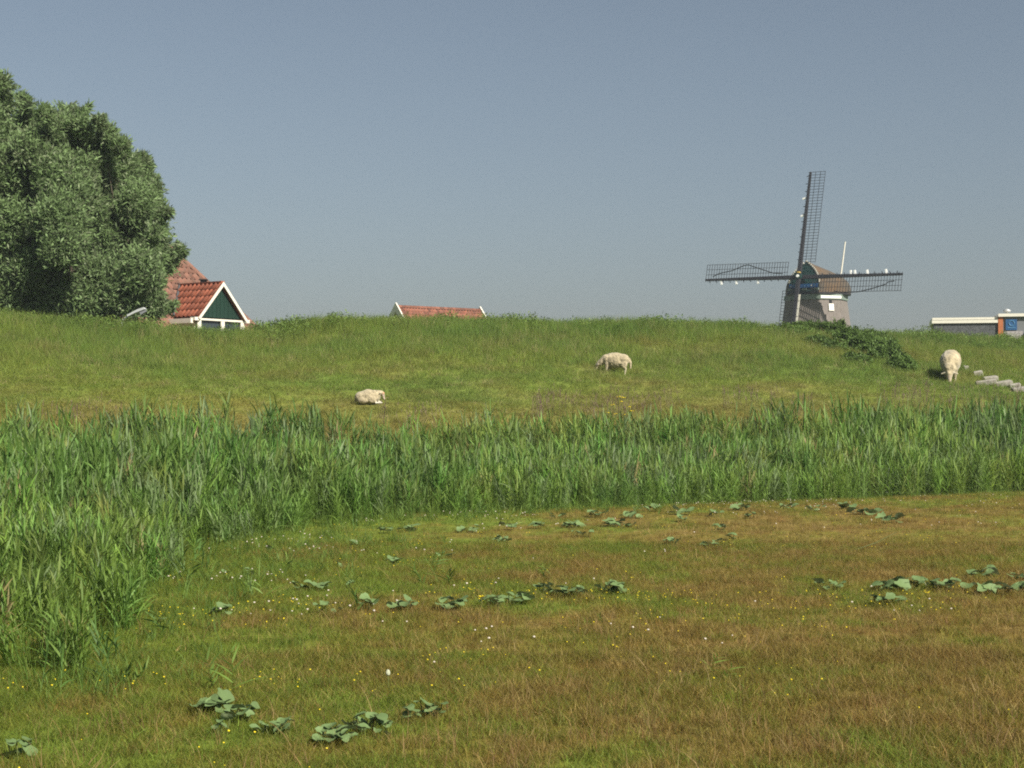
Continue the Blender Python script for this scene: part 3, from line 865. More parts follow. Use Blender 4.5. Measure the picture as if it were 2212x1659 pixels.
# right hand hip: starts from the point seen at (541, 698)
best = None
for i in range(400):
    w_ = i * .02
    for dd in (Le + -.2 / msl, Le - .4 / msl, Le - .05):
        p = hp(dd, w_, face_z(dd)) + Vector(house.location); dv = p - CAM
        X_, Y_ = dv.x / dv.y * FPX + CX, HORIZ - dv.z / dv.y * FPX
        e = abs(X_ - 541) + abs(Y_ - 698)
        if best is None or e < best[0]: best = (e, dd, w_)
_, dd1, w1 = best
wE = w1 + (dd1 - ddE)                                   # hip at the eaves, 45 degrees in plan
half = 5.6
apex = hp(ddE + half, wE - half, face_z(ddE + half))
cR, cL = hp(ddE, wE, zE), hp(ddE, wE - 2 * half, zE)
bR, bL = hp(ddE + 2 * half, wE, zE), hp(ddE + 2 * half, wE - 2 * half, zE)
rf = MB().add([cR, cL, bL, bR, apex], [(0, 1, 4), (1, 2, 4), (2, 3, 4), (3, 0, 4), (0, 3, 2, 1)]).obj('roof', M_TILE_OLD, house)
ins_ = .35
def wall_poly(z): return [hp(ddE + ins_, wE - ins_, z), hp(ddE + ins_, wE - 2 * half + ins_, z), hp(ddE + 2 * half - ins_, wE - 2 * half + ins_, z), hp(ddE + 2 * half - ins_, wE - ins_, z)]
MB().prism(wall_poly(-g0.z), Zv * (g0.z + zE - .02)).obj('wall', M_BRICK, house)
tw, tl = .27, .36
upF = (D + Zv * msl).normalized(); L_sl = half * math.sqrt(1 + msl * msl)
pt_me = pantile(tw, tl, M_TILE_OLD)
indiv = []; rest = []
for r_ in range(int(L_sl / tl)):
    y = r_ * tl; dd = ddE + y / math.sqrt(1 + msl * msl); inset = (dd - ddE) + .12
    nx = int((2 * half - 2 * inset) / tw)
    for c in range(max(0, nx)):
        w_ = wE - inset - (c + 1) * tw
        if -hw - .05 < w_ < hw - .1 and dd > ddE and face_z(dd) < gh and abs(w_ + tw / 2) < hw * (1 - max(0, face_z(dd)) / gh) + .05 and face_z(dd) > -.25: continue
        M = frame(W, upF, hp(dd, w_, face_z(dd)))
        vis = (wE - w_) < 6.2 + (dd - ddE) * .6 and dd > ddE + .75
        (indiv if vis else rest).append(M)
if len(indiv) > 290: rest += indiv[290:]; indiv = indiv[:290]
for M in indiv:
    o = link('tile', pt_me, rf); o.matrix_local = M
upL = (W + Zv * msl).normalized()                      # the left hand face, seen through the trees
for r_ in range(int(L_sl / tl)):
    y = r_ * tl; q = y / math.sqrt(1 + msl * msl)
    for c in range(int((2 * half - 2 * q - .2) / tw)):
        dd = ddE + 2 * half - q - .1 - c * tw
        rest.append(frame(-D, upL, hp(dd, wE - 2 * half + q, zE + q * msl)))
merge_tiles('far_tiles', pt_me, rest, M_TILE_OLD, rf)
rt_me = ridge_tile(.40, .13, M_TILE_OLD)
hv = apex - cR
for i in range(int(hv.length / .40)):
    o = link('hip_tile', rt_me, rf); o.matrix_local = frame(hv, Vector((0, 0, 1)).cross(hv), cR + hv.normalized() * (.40 * i) + Zv * .03)
hv2 = apex - cL
for i in range(int(hv2.length / .40)):
    o = link('hip_tile', rt_me, rf); o.matrix_local = frame(hv2, Vector((0, 0, 1)).cross(hv2), cL + hv2.normalized() * (.40 * i) + Zv * .03)
# dormer roof slabs
slp = math.hypot(hw, gh)
ov = .16                                               # overhang in front of the gable
drm = MB()
for sg in (-1, 1):
    a0, a1, a2, a3 = hp(-ov, sg * (hw + .12), -.12 * gh / hw), hp(-ov, 0, gh), hp(Lr + .1, 0, gh), hp(Le + .1, sg * (hw + .12), -.12 * gh / hw)
    nrm_ = (a1 - a0).cross(a3 - a0).normalized(); nrm_ = nrm_ if nrm_.z > 0 else -nrm_
    drm.prism([a0 - nrm_ * .10, a1 - nrm_ * .10, a2 - nrm_ * .10, a3 - nrm_ * .10], nrm_ * .085)
dr = drm.obj('dormer_roof', M_TILE, house)
tm = pantile(0.285, slp / 5 + .0, M_TILE)
for sg in (-1, 1):
    upD = (-W * sg * hw + Zv * gh).normalized()
    for r_ in range(5):
        y = r_ * slp / 5; fy = y / slp
        depth = Le + (Lr - Le) * fy
        for c in range(int((depth + ov) / 0.285) + 1):
            if sg < 0: dd = -ov + .02 + (c + 1) * 0.285; xax = -D
            else: dd = -ov + .02 + c * 0.285; xax = D
            if -ov + .02 + c * 0.285 > depth - .02: continue
            o = link('tile', tm, dr); o.matrix_local = frame(xax, upD, hp(dd, sg * hw * (1 - fy), gh * fy) + Zv * .0)
rm = ridge_tile(.36, .11, M_TILE)
for i in range(int((Lr + ov) / .36)):
    o = link('ridge_tile', rm, dr); o.matrix_local = frame(D, W, hp(-ov + .36 * i, 0, gh + .06))
v0, v1 = hp(Le - .02, -hw - .02, .0), hp(Lr, 0, gh)
MB().tube([v0 + Zv * .10 - D * .05, v1 + Zv * .08 - D * .05], .06, 6).obj('valley', M_LEAD, dr)
# gable: green boards
nb = 12
for i in range(nb):
    w0, w1_ = -hw + 2 * hw * i / nb + .008, -hw + 2 * hw * (i + 1) / nb - .008
    t0, t1_ = gh * (1 - abs(w0) / hw), gh * (1 - abs(w1_) / hw)
    tmid = max(t0, t1_)
    q = [hp(0, w0, 0), hp(0, w1_, 0), hp(0, w1_, max(.01, t1_)), hp(0, w0, max(.01, t0))]
    MB().prism(q, D * .05).obj('gable_board', M_GREENPAINT, house)
MB().prism([hp(.07, -hw, 0), hp(.07, hw, 0), hp(.07, 0, gh)], D * .05).obj('gable_back', M_DARK, house)
for sg in (-1, 1):                                      # white barge boards
    dn = (W * sg * hw - Zv * gh).normalized(); pn = (W * sg * gh + Zv * hw).normalized()
    a0 = hp(-ov - .03, 0, gh + .04); a1 = hp(-ov - .03, sg * hw, .02) + dn * .10
    MB().prism([a0 - Zv * .0, a0 - Zv * .19, a1 - pn * .12, a1], -D * .04).obj('barge_board', M_WHITE, house)
    MB().box((0, 0, 0), (.30, .30, .15)).obj('corbel', M_WHITE, house, hp(-.02, sg * (hw + .10), -.10), (0, 0, math.atan2(W.y, W.x)))
MB().prism([hp(-.02, -hw - .20, -.30), hp(Le - .1, -hw - .20, -.30), hp(Le - .1, -hw - .20, -.08), hp(-.02, -hw - .20, -.08)], -W * .16).obj('gutter', M_WHITE, house)
MB().prism([hp(.0, -hw, -.15), hp(.0, hw, -.15), hp(.0, hw, -.06), hp(.0, -hw, -.06)], -D * .08).obj('window_head', M_WHITE, house)
for w_ in (-hw + .12, .1, hw - .12):
    MB().prism([hp(.0, w_ - .11, -1.5), hp(.0, w_ + .11, -1.5), hp(.0, w_ + .11, -.15), hp(.0, w_ - .11, -.15)], -D * .07).obj('post', M_WHITE, house)
for w0, w1_ in ((-hw + .23, -.01), (.21, hw - .23)):
    MB().prism([hp(.06, w0, -1.5), hp(.06, w1_, -1.5), hp(.06, w1_, -.15), hp(.06, w0, -.15)], D * .03).obj('window', M_GLASS, house)
for sg in (-1, 1):
    MB().prism([hp(.12, sg * hw, -1.6), hp(Le + 1.2, sg * hw, -1.6), hp(Le + .3, sg * hw, -.05), hp(.12, sg * hw, -.05)], W * -sg * .08).obj('dormer_cheek', M_WHITE, house)
ch = hp(1.75, .55, gh - .1)
MB().box((ch.x, ch.y, ch.z + .17), (.26, .26, .34)).box((ch.x, ch.y, ch.z + .36), (.36, .36, .05)).obj('chimney_pipe', M_DARK, house)

# ---------------------------------------------------------------- house seen only by its ridge (middle)
a_, b_ = at(857, 664, 115.0), at(1036, 671.5, 119.3)
h2 = empty('brick_house', (a_.x, a_.y, 0), 0, 'house with red tiled ridge and white barge boards just over the dike crest', 'house')
base = Vector((a_.x, a_.y, 0)); A0 = a_ - base; A1 = b_ - base; A1.z = A0.z
RV = (A1 - A0).normalized(); FV = Vector((RV.y, -RV.x, 0)); Lg = (A1 - A0).length; sl = R(47)
dnF = (FV * math.cos(sl) - Zv * math.sin(sl)); dnB = (-FV * math.cos(sl) - Zv * math.sin(sl)); run = 4.2
rfm = MB()
for dn in (dnF, dnB):
    nn_ = RV.cross(dn).normalized(); nn_ = nn_ if nn_.z > 0 else -nn_
    rfm.prism([A0 - nn_ * .12, A1 - nn_ * .12, A1 + dn * run - nn_ * .12, A0 + dn * run - nn_ * .12], nn_ * .1)
r2 = rfm.obj('roof', M_TILE_MID, h2)
eh = A0.z - run * math.sin(sl); ew = run * math.cos(sl) - .3
MB().prism([A0 * 1 + FV * ew - Zv * A0.z + RV * .05, A0 - FV * ew - Zv * A0.z + RV * .05, A0 - FV * ew - Zv * (A0.z - eh) + RV * .05, A0 - Zv * .35 + RV * .05, A0 + FV * ew - Zv * (A0.z - eh) + RV * .05],
           RV * (Lg - .1)).obj('wall', M_BRICK, h2)
rm2 = ridge_tile(Lg / 20, .14, M_TILE_MID)
for i in range(20):
    o = link('ridge_tile', rm2, r2); o.matrix_local = frame(RV, RV.cross(Zv) * -1, A0 + RV * (Lg / 20 * i) + Zv * .03)
tm2 = pantile(Lg / 29, .34, M_TILE_MID)
restF = []
for r_ in range(12):
    for c in range(29):
        M = frame(RV, -dnF, A0 + RV * (Lg / 29 * c) + dnF * (.34 * (r_ + 1) + .04))
        if r_ < 4:
            o = link('tile', tm2, r2); o.matrix_local = M
        else: restF.append(M)
merge_tiles('lower_tiles', tm2, restF, M_TILE_MID, r2)
for end, E in ((0, A0), (1, A1)):
    for dn in (dnF, dnB):
        nn_ = RV.cross(dn).normalized(); nn_ = nn_ if nn_.z > 0 else -nn_
        apx = E + Zv * .34
        q = [apx, E - Zv * .28, E + dn * 1.55 - nn_ * .22, E + dn * 1.55 + nn_ * .24]
        MB().prism(q, RV * (.11 if end else -.11)).obj('barge_board', M_WHITE, h2)
q = [A0 - Zv * .3 - RV * .02, A0 + dnF * 2.2 - Zv * .3 - RV * .02, A0 + dnB * 2.2 - Zv * .3 - RV * .02]
MB().prism(q, RV * .05).obj('gable_board', M_DARK, h2)

# ---------------------------------------------------------------- flat roofed pavilion at the right
p0, p1 = at(2014, 699, 120.0), at(2156, 697.0, 119.0)
pv = empty('pavilion', (p0.x, p0.y, 0), 0, 'flat roofed pavilion with white roof edge, slate wall and orange pillar', 'building')
bp = Vector((p0.x, p0.y, 0)); Q0 = p0 - bp; Q1 = p1 - bp
zt = Q0.z; Q1.z = zt; ev = (Q1 - Q0).normalized(); fv = Vector((ev.y, -ev.x, 0)); LL = (Q1 - Q0).length
def pq(u, w, z): return Q0 + ev * u + fv * w + Zv * (z - zt)
def pbox(u0, u1, w0, w1, z0, z1): return MB().prism([pq(u0, w0, z0), pq(u1, w0, z0), pq(u1, w1, z0), pq(u0, w1, z0)], Zv * (z1 - z0))
pbox(.12, LL, -6, 0, 0, zt).obj('wall', M_SLATE, pv)
e1 = 7 * 120 / FPX
pbox(-.03, LL - .01, -6.1, .14, zt + .005, zt + e1 * .95).obj('fascia', M_WHITE, pv)
pbox(-.01, LL - .02, -6.05, .10, zt + e1 * .95 + .03, zt + e1 * 1.75).obj('fascia', M_WHITE, pv)
pbox(LL, LL + .34, -2, .16, 0, zt + .43).obj('pillar', M_ORANGE, pv)
pbox(LL + .36, LL + 9, -6, .05, 0, zt + .42).obj('wall', M_GREYWALL, pv)
pbox(LL + .0, LL + 9.2, -6.2, .30, zt + .44, zt + .66).obj('fascia', M_WHITE, pv)
pbox(LL + .42, LL + 1.72, .06, .16, 0, zt - .62).obj('panel', M_BEIGE, pv)
pbox(LL + 1.9, LL + 2.2, .06, .40, 0, zt - .80).obj('cabinet', M_GREYWALL, pv)
pbox(LL + 1.86, LL + 2.24, .04, .44, zt - .79, zt - .72).obj('cabinet_top', M_BRIGHT, pv)
wt = pbox(LL - 2.6, LL - 1.2, .1, .6, zt - 1.62, zt - 1.42).obj('canopy', M_WHITE, pv)
sg_ = pbox(LL + .52, LL + 1.32, .07, .15, zt - .54, zt + .24).obj('sign', M_SIGNBLUE, pv)
sc0 = pq(LL + .94, .155, zt - .04)
pts = [sc0 + ev * .19 * math.cos(a) + Zv * .19 * math.sin(a) for a in np.linspace(0, 6.283, 16)]
MB().tube(pts, .04, 5).obj('emblem', M_SIGNPALE, sg_)
pbox(LL + .66, LL + 1.22, .15, .17, zt - .40, zt - .33).obj('emblem', M_SIGNPALE, sg_)
vc = pq(LL + .72, -1.2, zt + .66)
MB().tube([vc, vc + Zv * .18, vc + Zv * .19, vc + Zv * .32, vc + Zv * .45], [.10, .10, .26, .30, .05], 12).obj('roof_vent', M_STEEL, pv, smooth=True)

# ---------------------------------------------------------------- street lamp
lp = at(314, 668, 60.4); le = at(276, 684, 60.4)
lamp = empty('street_lamp', (at(262, 690, 60.4).x, 60.4, hz(at(262, 690, 60.4).x, 60.4)), 0, 'pale street lamp head poking up in front of the willow leaves at the dike crest', 'street lamp')
lb = Vector(lamp.location)
dv = (lp - le); 
MB().tube([(0, 0, -.2), (0, 0, le.z - lb.z - .25), (.05, 0, le.z - lb.z - .12), (le.x - lb.x, 0, le.z - lb.z)], [.07, .05, .045, .04], 8).obj('pole', M_STEEL, lamp)
p_ = le - lb; q_ = lp - lb; u_ = (q_ - p_).normalized(); n_ = Vector((-u_.z, 0, u_.x))
MB().prism([p_ - n_ * .02 - Vector((0, .14, 0)), p_ + n_ * .06 - Vector((0, .14, 0)), p_ + u_ * .45 + n_ * .10 - Vector((0, .14, 0)), q_ + n_ * .08 - Vector((0, .14, 0)), q_ + u_ * .03 - n_ * .02 - Vector((0, .14, 0)), p_ + u_ * .3 + n_ * .0 - Vector((0, .14, 0))],
           (0, .28, 0)).obj('lamp_head', M_STEEL, lamp, bevel=.015)
MB().prism([q_ - u_ * .22 - n_ * .14 - Vector((0, .09, 0)), q_ - n_ * .10 - Vector((0, .09, 0)), q_ + n_ * .0 - Vector((0, .09, 0)), q_ - u_ * .24 + n_ * .0 - Vector((0, .09, 0))], (0, .18, 0)).obj('lens', M_GREYWALL, lamp)

# ---------------------------------------------------------------- willows
TY = 64.0
def tree(name, lobes, base_px, label, nclump, seed, dY=0.0):
    r = np.random.default_rng(seed)
    Yt = TY + dY
    bx = at(base_px, 690, Yt).x; bz = hz(bx, Yt)
    root = empty(name, (bx, Yt, bz - .1), 0, label, 'tree', 'willows behind the dike')
    base = Vector((bx, Yt, bz - .1))
    L = []
    for (x, y, rp) in lobes:
        rp = max(8, rp - 9); y += 8; x -= 5 if x > 200 else 0
        x -= 7 if x > 300 and y < 520 else 0; y += 10 if x < 70 and y < 300 else 0
        c = at(x, y, Yt + r.normal(0, .7)); c.y += r.normal(0, .8); L.append((np.array(c - base), rp * Yt / FPX))
    tops = sorted(L, key=lambda q: q[0][2])
    mb = MB()
    fork = Vector((0, 0, .9 + .5 * r.random()))
    mb.tube([(0, 0, -.3), (.03, .02, .5), fork], [.34, .27, .24], 9)
    mb.obj('trunk', M_BARK, root)
    mb = MB()
    for c, rad in L:
        e = fork.lerp(Vector(c) + Vector((0, .6, 0)), .8); m_ = fork.lerp(e, .5) + Vector((r.normal(0, .25), r.normal(0, .25), .35))
        mb.tube([fork - Vector((0, 0, .1)), fork.lerp(m_, .5) + Vector((0, 0, .1)), m_, e], [.09, .06, .035, .01], 6)
        for _ in range(5):
            v = Vector(r.normal(0, 1, 3)).normalized(); v.z = abs(v.z) * .8
            st = fork.lerp(e, .45 + .5 * r.random())
            mb.tube([st, st + v * rad * .5, st + v * rad * .95 + Vector((0, 0, .1))], [.04, .025, .008], 4)
    mb.obj('branches', M_BARK, root)
    # leaf sprays: each a short drooping or rising twig with narrow leaves, gathered into uneven tufts
    wts = np.array([rad ** 1.8 for _, rad in L]); wts /= wts.sum()
    V = np.zeros((0, 3)); sh = []
    Vs = []; 
    for q in range(nclump):
        c, rad = L[r.choice(len(L), p=wts)]
        v = r.normal(0, 1, 3); v /= np.linalg.norm(v)
        if v[1] > .35 and r.random() < .5: v[1] *= -1
        rr = rad * (1 - .7 * r.random() ** 1.5) * (.80 + .46 * r.random() ** 1.3)
        cc = c + v * rr * np.array((.95, 1.1, 1.08))
        if cc[2] < .3: continue
        up_ = v * .5 + r.normal(0, .35, 3) + np.array((.18, 0, .75)); up_ /= np.linalg.norm(up_)
        ct = min(.12 + .20 * r.random(), rad * .45); shc = r.random()
        k = int(55 + 60 * r.random())
        pos = cc + r.normal(0, 1, (k, 3)) * np.array((ct, ct, ct * 1.15)) * .75 + up_ * (r.random((k, 1)) - .3) * .35
        d = up_ * .75 + r.normal(0, .55, (k, 3)); d /= np.linalg.norm(d, axis=1)[:, None]
        nn = v * .35 + np.array((.12, -.28, .38)) + r.normal(0, .38, 3) + r.normal(0, .40, (k, 3))
        sd = np.cross(d, nn); sd /= np.linalg.norm(sd, axis=1)[:, None]
        ln = .15 + .15 * r.random((k, 1)); w = .022 + .018 * r.random((k, 1))
        tip = pos + d * ln - np.array((0, 0, .025)); mid = pos + d * ln * .45
        Vs.append(np.stack([pos, mid + sd * w, tip, mid - sd * w], 1).reshape(-1, 3))
        s_ = np.clip(.4 * shc + .6 * r.random(k), 0, 1); sh.append(np.repeat(s_, 4))
    V = np.concatenate(Vs); n_ = len(V) // 4
    F = np.arange(n_ * 4).reshape(-1, 4)
    link('crown', np_mesh('crown', V, F, [M_WILLOW], False, {'shade': ('FLOAT', np.concatenate(sh))}), root)
tree('willow_tree', [(20, 182, 24), (48, 205, 20), (62, 238, 22), (5, 220, 40), (38, 262, 42), (-5, 300, 55), (60, 310, 40), (20, 372, 60), (70, 400, 36), (-30, 420, 70), (40, 462, 56), (10, 545, 34), (62, 545, 40), (-25, 610, 50), (45, 640, 52), (-70, 520, 60), (85, 640, 34), (-60, 360, 60), (85, 330, 38), (62, 470, 52), (90, 500, 46), (20, 480, 60), (55, 590, 50), (92, 590, 44)], 10,
     'tallest willow, cut off by the left edge of the view', 2000, 5)
tree('willow_tree', [(116, 222, 22), (94, 240, 22), (142, 238, 22), (167, 218, 13), (170, 245, 18), (188, 280, 24), (120, 280, 42), (158, 305, 40), (150, 350, 50), (120, 420, 50), (165, 430, 50), (130, 500, 50), (160, 530, 46), (205, 455, 44), (222, 385, 40), (212, 345, 34), (232, 455, 44), (228, 520, 44), (240, 600, 44), (75, 540, 44), (102, 285, 32), (175, 380, 44), (100, 340, 36), (190, 340, 42), (140, 385, 52), (195, 420, 46), (100, 440, 44), (150, 475, 50), (205, 505, 46), (110, 540, 42), (165, 570, 50), (215, 600, 46), (125, 630, 48), (185, 650, 44), (235, 655, 34)], 140,
     'middle willow with two pointed tops between its neighbours', 2400, 6, -.5)
tree('willow_tree', [(232, 268, 17), (240, 292, 22), (268, 318, 22), (230, 335, 30), (297, 342, 22), (275, 375, 38), (318, 376, 20), (330, 412, 26), (250, 420, 40), (300, 440, 40), (345, 445, 22), (366, 458, 14), (340, 485, 32), (262, 490, 44), (305, 520, 44), (360, 512, 20), (350, 556, 24), (374, 534, 12), (270, 575, 44), (322, 590, 38), (352, 612, 20), (285, 640, 44), (335, 650, 30), (362, 655, 16)], 285,
     'lowest willow whose round crown hides the farmhouse roof', 1700, 8, .5)

# ---------------------------------------------------------------- bramble bank at the bend of the dike
def bush(name, lobes, label, per, seed):
    r = np.random.default_rng(seed)
    c0 = ground_at(lobes[0][0], lobes[0][1])
    root = empty(name, tuple(c0), 0, label, 'bush')
    Vs = []; sh = []
    tw = MB()
    for (x, y, w, h) in lobes:
        g = ground_at(x, y); px = g.y / FPX
        k = int(per * w * h / 210)
        v = r.normal(0, 1, (k, 3)); v /= np.linalg.norm(v, axis=1)[:, None]; v[:, 2] = np.abs(v[:, 2])
        rr = (1 - .45 * r.random((k, 1)) ** 2) * (.85 + .3 * r.random((k, 1)))
        lump = .62 + .62 * vnoise(v[:, 0] * 4 + x, v[:, 2] * 4 + v[:, 1] * 3)
        pos = np.array(g - c0) + v * rr * lump[:, None] * np.array((w * px / 2, w * px / 2 * .8, h * px))
        d = v * .3 + r.normal(0, .6, (k, 3)) + np.array((0, 0, -.1)); d /= np.linalg.norm(d, axis=1)[:, None]
        sd = np.cross(d, v * .8 + np.array((0, 0, .5)) + r.normal(0, .45, (k, 3))); sd /= np.linalg.norm(sd, axis=1)[:, None]
        ln = .07 + .09 * r.random((k, 1)); wd = .014 + .018 * r.random((k, 1)); mid = pos + d * ln * .5
        Vs.append(np.stack([pos, mid + sd * wd, pos + d * ln, mid - sd * wd], 1).reshape(-1, 3))
        sh.append(np.repeat(np.clip(.5 * vnoise(pos[:, 0] * 1.5 + 9, pos[:, 2] * 2.5) + .5 * r.random(k), 0, 1), 4))
        for _ in range(4):
            e = Vector((r.normal(0, .3) * w * px, r.normal(0, .2) * w * px, h * px * (.6 + .3 * r.random())))
            tw.tube([g - c0 - Vector((0, 0, .1)), g - c0 + e * .5, g - c0 + e], [.025, .015, .006], 4)
    V = np.concatenate(Vs); F = np.arange(len(V)).reshape(-1, 4)
    link('foliage', np_mesh('foliage', V, F, [M_BUSH], False, {'shade': ('FLOAT', np.concatenate(sh))}), root)
    tw.obj('stems', M_STALK, root)
bush('bramble_bush', [(1735, 722, 80, 30), (1690, 712, 70, 24), (1655, 712, 50, 16), (1720, 712, 60, 22), (1760, 728, 70, 30), (1945, 798, 60, 26), (1765, 748, 70, 20), (1805, 762, 70, 22), (1850, 786, 64, 22), (1700, 730, 70, 16), (1905, 745, 60, 18), (1790, 735, 80, 36), (1812, 722, 34, 44), (1838, 750, 84, 38), (1880, 766, 84, 38), (1915, 784, 76, 34), (1770, 714, 70, 20), (1880, 742, 90, 26), (1915, 760, 60, 24), (1850, 726, 60, 20)],
     'dark leafy bramble bank at the bend of the dike, below the windmill', 1100, 21)

# ---------------------------------------------------------------- sheep
WOOL = (.38, .325, .215); FACE = (.46, .38, .29); LEG = (.46, .41, .31); HOOF = (.06, .05, .045); PINK = (.46, .26, .15); DARKF = (.10, .08, .07)
def sheep(name, prims, loc, rot, scale, label, seed, cat='sheep'):
    """prims: ('e', centre, radii, pitch, colour, wool) ellipsoids and ('c', p0, r0, p1, r1, colour, wool) tapered limbs, fused into one skin"""
    bm = bmesh.new()
    ev_ = []
    for p in prims:
        if p[0] == 'e':
            _, c, rd, pit, colr, wl_ = p
            M = Matrix.Translation(c) @ Matrix.Rotation(R(pit), 4, 'Y')
            bmesh.ops.create_icosphere(bm, subdivisions=3, radius=1, matrix=M @ Matrix.Diagonal((*rd, 1)))
            ev_.append((M.inverted(), rd, colr, wl_))
        else:
            _, a, ra, b, rb, colr, wl_ = p
            a, b = Vector(a), Vector(b); n_ = max(3, int((b - a).length / (min(ra, rb) * .5)))
            for i in range(n_ + 1):
                u = i / n_; rr = ra + (rb - ra) * u
                bmesh.ops.create_icosphere(bm, subdivisions=2, radius=rr, matrix=Matrix.Translation(a.lerp(b, u)))
            ev_.append((a, b, ra, rb, colr, wl_))
    me = bpy.data.meshes.new(name); bm.to_mesh(me); bm.free()
    tmp = bpy.data.objects.new(name + '_build', me); C.objects.link(tmp)
    rmm = tmp.modifiers.new('r', 'REMESH'); rmm.mode = 'VOXEL'; rmm.voxel_size = .0125
    sm = tmp.modifiers.new('s', 'SMOOTH'); sm.factor = .5; sm.iterations = 6
    dg = bpy.context.evaluated_depsgraph_get()
    out = bpy.data.meshes.new_from_object(tmp.evaluated_get(dg)); out.name = name
    bpy.data.objects.remove(tmp); bpy.data.meshes.remove(me)
    n_ = len(out.vertices); co = np.zeros(n_ * 3, np.float32); out.vertices.foreach_get('co', co); co = co.reshape(-1, 3).astype(float)
    no = np.zeros(n_ * 3, np.float32); out.vertices.foreach_get('normal', no); no = no.reshape(-1, 3)
    bd = np.full(n_, 1e9); colr = np.zeros((n_, 3)); wool = np.zeros(n_)
    for q in ev_:
        if len(q) == 4:
            Mi, rd, cl, wl_ = q
            h = np.c_[co, np.ones(n_)] @ np.array(Mi).T
            d = (np.linalg.norm(h[:, :3] / np.array(rd), axis=1) - 1) * min(rd)
        else:
            a, b, ra, rb, cl, wl_ = q
            a, b = np.array(a), np.array(b); ab = b - a
            u = np.clip(((co - a) @ ab) / (ab @ ab), 0, 1)
            d = np.linalg.norm(co - a - u[:, None] * ab, axis=1) - (ra + (rb - ra) * u)
        k = d < bd; bd[k] = d[k]; colr[k] = cl; wool[k] = wl_
    off = np.array([mnoise.noise(Vector(c * 11 + seed)) * .010 + mnoise.noise(Vector(c * 24 + seed)) * .009 for c in co]) * wool
    co = co + no * off[:, None]
    out.vertices.foreach_set('co', co.astype(np.float32).ravel())
    a = out.attributes.new('coat', 'FLOAT_VECTOR', 'POINT'); a.data.foreach_set('vector', colr.astype(np.float32).ravel())
    out.materials.clear(); out.materials.append(M_SHEEP)
    out.polygons.foreach_set('use_smooth', np.ones(len(out.polygons), bool)); out.update()
    o = link(name, out, None, loc, rot); o.scale = (scale,) * 3
    return tag(o, label, cat, 'sheep on the dike')
def legs(front_x, hind_x, sp=.115, zt=.44, skew=.03):
    L = []
    for i, s in enumerate((-1, 1)):
        fx = front_x + s * skew
        L += [('c', (fx, s * sp, zt), .085, (fx + .01, s * sp, .26), .048, WOOL, .7), ('c', (fx + .01, s * sp, .27), .040, (fx, s * sp, .05), .027, LEG, 0), ('c', (fx + .01, s * sp, .04), .03, (fx + .02, s * sp, .015), .032, HOOF, 0)]
        hx = hind_x - s * skew
        L += [('e', (hx + .04, s * sp * .95, zt + .03), (.15, .10, .20), 15, WOOL, 1), ('c', (hx + .03, s * sp, zt - .08), .075, (hx - .06, s * sp, .27), .040, WOOL, .5), ('c', (hx - .06, s * sp, .27), .036, (hx - .035, s * sp, .05), .027, LEG, 0), ('c', (hx - .03, s * sp, .04), .03, (hx - .02, s * sp, .015), .032, HOOF, 0)]
    return L
graze = [('e', (.02, 0, .56), (.44, .24, 0.285), 0, WOOL, 1), ('e', (.28, 0, .58), (.23, .20, .20), 18, WOOL, 1), ('e', (-.26, 0, .60), (.235, .215, .205), -8, WOOL, 1),
         ('c', (.36, 0, .60), .165, (.60, 0, .42), .105, WOOL, 1), ('c', (.60, 0, .42), .10, (.66, 0, .36), .085, WOOL, .6),
         ('c', (.655, 0, .37), .075, (.75, 0, .17), .042, FACE, 0), ('e', (.755, 0, .155), (.045, .04, .045), 0, FACE, 0),
         ('c', (.64, .07, .40), .028, (.615, .155, .375), .020, LEG, 0), ('c', (.64, -.07, .40), .028, (.615, -.155, .375), .020, LEG, 0),
         ('c', (-.46, 0, .64), .055, (-.53, 0, .50), .050, WOOL, .8), ('c', (-.53, 0, .50), .05, (-.545, 0, .30), .030, WOOL, .6)] + legs(.27, -.30)
f1 = ground_at(1330, 806)
k1 = 80 * f1.y / FPX / 1.33
sheep('sheep', graze, f1 + Vector((-.02, 0, -.10)), (0, R(-3), R(180 - 14)), k1 * 1.0, 'cream sheep standing side-on and grazing halfway up the dike', 1.7)
face_on = [('e', (.0, 0, .57), (.44, .26, .26), 0, WOOL, 1), ('e', (.24, 0, .56), (.26, .235, .24), 14, WOOL, 1), ('e', (-.26, 0, .60), (.25, .235, .225), -8, WOOL, 1),
           ('e', (.46, 0, .46), (.15, .155, .16), 30, WOOL, 1), ('c', (.52, 0, .42), .105, (.585, 0, .34), .085, WOOL, .6),
           ('c', (.59, 0, .34), .078, (.66, 0, .17), .046, FACE, 0), ('e', (.665, 0, .155), (.048, .044, .048), 0, FACE, 0),
           ('c', (.57, .075, .385), .03, (.56, .19, .35), .022, LEG, 0), ('c', (.57, -.075, .385), .03, (.56, -.19, .35), .022, LEG, 0)] + legs(.25, -.30)
f3 = ground_at(2060, 822)
k3 = 46 * f3.y / FPX / .47
sheep('sheep', face_on, f3 + Vector((0, .40, -.12)), (R(0), R(11), R(-90 - 18)), k3 * .89, 'woolly sheep facing the camera with head down beside the concrete slabs', 9.2)
